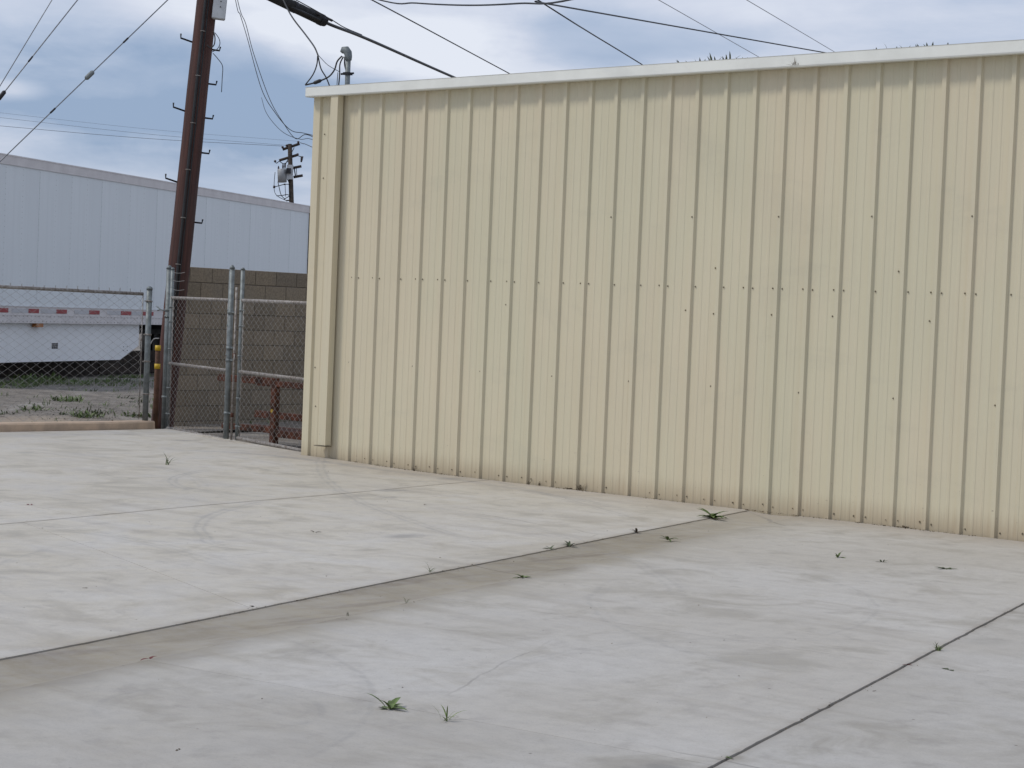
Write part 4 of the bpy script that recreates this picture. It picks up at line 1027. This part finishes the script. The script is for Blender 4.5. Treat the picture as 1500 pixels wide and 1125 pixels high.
W(1374, 953, 'bright yellow green tuft growing in the wide diagonal joint', .036, 22, 'grass', 'leaf_light')
W(1391, 981, 'small dark weed just below the diagonal joint at right', .032, 6, 'flat', 'leaf_dk')
W(1330, 973, 'small crimson leaf weed in the wide diagonal joint', .022, 5, 'broad', 'leaf_red')
W(1069, 1111, 'tiny olive weed in the diagonal joint near the bottom edge', .018, 6, 'flat', 'leaf')
# weeds against the wall foot
gw = 'dry weed bits along the foot of the beige wall'
for px, py, lab, sz, n_, kd_, mt_ in ((607, 688, 'dry brown tuft at a rib near the left end of the wall foot', .055, 9, 'grass', 'dry'), (790, 712, 'low row of brown weeds at the wall foot left of the tall clump', .05, 14, 'grass', 'dry'),
        (850, 719, 'tallest dark brown weed clump at the wall foot', .075, 18, 'grass', 'dry'), (775, 711, 'thin upright dry stalks at the wall foot', .06, 6, 'grass', 'dry'),
        (832, 717, 'crumbly brown litter left of the tall wall foot clump', .05, 12, 'flat', 'dry'), (1325, 770, 'brown leaf scraps at the right of the wall foot', .06, 9, 'flat', 'dry'),
        (521, 677, 'dark leaf scrap at the wall foot right of the downspout', .04, 5, 'flat', 'dry'), (552, 681, 'second dark leaf scrap along the wall foot near the downspout', .04, 6, 'flat', 'dry'), (648, 694, 'small brown speck of litter at the wall foot', .03, 5, 'flat', 'dry')):
    q_ = ony(px, py, -.03); W(px, py, lab, sz, n_, kd_, mt_, 'weed', gw, pos=Vector((q_.x, -.03, gz(q_.x, 0))))
# fallen leaves
for px, py, lab, mt_, sz in ((216, 965, 'curled red leaf lying on the near left slab', 'leaf_red', .05), (43, 740, 'red brown leaf at the far left of the yard', 'leaf_red', .05), (463, 779, 'dark brown leaf on the middle slab', 'dry', .05),
        (262, 1098, 'dark leaf scrap in the lower left corner', 'dry', .025), (1011, 941, 'tiny reddish speck of leaf on the right slab', 'leaf_red', .014), (621, 739, 'small dark leaf on the middle slab near the wall', 'dry', .03),
        (372, 888, 'dark leaf caught on the strip joint at left', 'dry', .03), (1281, 1012, 'dark crumb of litter in the diagonal joint', 'dry', .018), (124, 861, 'dark leaf speck on the joint at far left', 'dry', .025)):
    o = W(px, py, lab, sz, 3, 'flat', mt_, 'leaf', name='fallen_leaf')
# lot weeds
gl_ = 'weed clumps on the lot behind the fence'
for px, py, lab, sz, n_ in ((100, 586, 'lushest green weed clump in the middle of the lot', .22, 90), (45, 600, 'ragged green weed clump toward the left of the lot', .20, 45), (125, 613, 'bright green clump just behind the curb', .20, 90),
        (143, 606, 'darker upright weed behind the curb', .16, 40), (200, 613, 'green clump at the foot of the fence end post', .18, 80), (180, 560, 'small weed near the trailer skirt corner', .18, 30),
        (75, 557, 'green clump under the trailer skirt', .30, 70), (30, 557, 'green clump by the skirt at the left edge', .28, 50), (50, 562, 'pale green weed in front of the skirt', .2, 30), (185, 583, 'small dark weed right of the lush clump', .16, 22),
        (205, 590, 'thin weed near the fence end post', .15, 24), (95, 607, 'scrubby small weed near the curb', .12, 24), (140, 572, 'faint small weed between lush clump and trailer', .12, 18), (8, 606, 'brown weed at the left edge behind the curb', .14, 26)):
    p = onz(px, py, lz(*onz(px, py).xy)); p.z = lz(p.x, p.y)-.005
    W(px, py, lab, sz, n_, 'clump', 'leaf' if n_ > 40 else 'leaf_dk', 'weed', gl_, pos=p)
bm = B(); r = random.Random(3)
for i in range(4200):
    if i < 1500: x = r.uniform(-17.5, -5); y = r.uniform(-6, 12)
    else:
        uu = r.uniform(2, TL); q_ = T1 - td*uu + tn*abs(r.gauss(.2, .7)); x, y = q_.x, q_.y
    if noise.noise(Vector((x*.6, y*.6, 1))) < -.03+(.06 if i < 1500 else -.25): continue
    for k in range(4): leaf(bm, (x+r.uniform(-.06, .06), y+r.uniform(-.06, .06), lz(x, y)-.003), r.uniform(0, 6.3), r.uniform(.4, 1.4), r.uniform(.03, .12), .013, .8, 2)
tag(link('ground_weeds', bm, M['leaf']), 'sparse low weeds scattered over the lot behind the fence', 'weeds', kind='stuff')
bm = B()
for i in range(5000):
    x = -4.6-abs(r.gauss(0, 4)); y = r.uniform(-5, 9); s_ = r.uniform(.006, .022); z = lz(x, y)
    if x > -5.0: z += .02
    vs = [bm.verts.new((x+r.uniform(-s_, s_), y+r.uniform(-s_, s_), z+r.uniform(0, s_))) for _ in range(4)]
    for f_ in ((0, 1, 2), (0, 2, 3), (0, 3, 1), (1, 3, 2)): bm.faces.new([vs[j] for j in f_])
M['gravel'] = mat('loose_gravel', (.26, .24, .22), .9, 0, .3, 30)
tag(link('gravel', bm, M['gravel']), 'loose gravel scattered over the lot behind the fence', 'gravel', kind='stuff')
# gutter weeds
gg = 'weeds growing out of the roof gutter'
places = ['smallest sprig, leftmost of the gutter weeds', 'ragged gutter weed left of the tallest', 'tallest leafy gutter weed', 'gutter weed just right of the tallest', 'slim gutter sprig between the tall ones and the seam', 'short stub of weed near the black wire end',
          'yellowish dry leaf standing in the gutter', 'single upright gutter sprig right of the seam', 'two-pronged gutter weed left of the broad cluster', 'broad dark cluster in the gutter toward the right', 'thin pale pair of gutter shoots near the right', 'last faint gutter shoot at far right']
for (px, py, h_, n_), lab in zip(((972, 92, 8, 3), (1010, 86, 14, 8), (1050, 84, 18, 14), (1070, 82, 12, 5), (1094, 81, 11, 4), (1142, 78, 7, 3), (1181, 76, 6, 3), (1236, 74, 9, 3), (1281, 71, 13, 7), (1326, 68, 15, 12), (1375, 65, 12, 5), (1420, 61, 8, 3)), places):
    q_ = ony(px, py, -.07); hh_ = h_/165*1.1
    bm = B(); r = random.Random(px)
    for i in range(n_): leaf(bm, (r.uniform(-.05, .05)*(n_**.45), r.uniform(-.02, .02), 0), r.uniform(0, 6.3), r.uniform(.9, 1.5), hh_*r.uniform(.6, 1.1), .017, .5, 3)
    o = link('gutter_weed', bm, M['dry' if px == 1181 else 'gutter_weed']); o.location = (q_.x, -.07, GZ1-.045); tag(o, lab, 'weed', gg)
bm = B(); r = random.Random(5)
for i in range(12): leaf(bm, (r.uniform(-.04, .04), 0, 0), r.uniform(3.3, 6.0), r.uniform(-.1, 1.2), r.uniform(.02, .05), .006, .6, 2)
leaf(bm, (0, 0, 0), 4.7, 1.5, .07, .006, .1, 3)
o = link('dry_tuft', bm, M['dry']); o.location = (sx, GY-.008, GZ0+.012); tag(o, 'dry straw tuft poking from the gutter seam', 'dry grass')

# crumbs of soil and dead leaf caught in the joints and along the wall foot
r = random.Random(11); bm = B()
def crumb(x, y, z, s_):
    vs = [bm.verts.new((x+r.uniform(-s_, s_), y+r.uniform(-s_, s_), z+r.uniform(0, s_))) for _ in range(4)]
    for f_ in ((0, 1, 2), (0, 2, 3), (0, 3, 1), (1, 3, 2)): bm.faces.new([vs[j] for j in f_])
for i in range(900):
    y = r.uniform(-9.5, -.05); Lc = L1 if r.random() < .7 else L4
    if noise.noise(Vector((y*1.3, Lc[0], 4))) < -.08: continue
    x = Lc[0]+Lc[1]*y+r.gauss(0, .014); crumb(x, y, gz(x, y)-.003, r.uniform(.002, .007))
for i in range(1100):
    x = r.uniform(0, 9.5)
    if noise.noise(Vector((x*.9, 2, 4))) < .0: continue
    y = -.03-abs(r.gauss(0, .02)); crumb(x, y, gz(x, y)-.002, r.uniform(.003, .011))
for i in range(260):
    x, y = r.uniform(1, 11), r.uniform(-9, -.4); crumb(x, y, gz(x, y)-.001, r.uniform(.0015, .006))
tag(link('soil_crumbs', bm, M['dry']), 'dark crumbs of soil and dead leaf in the joints and along the wall foot', 'litter', kind='stuff')
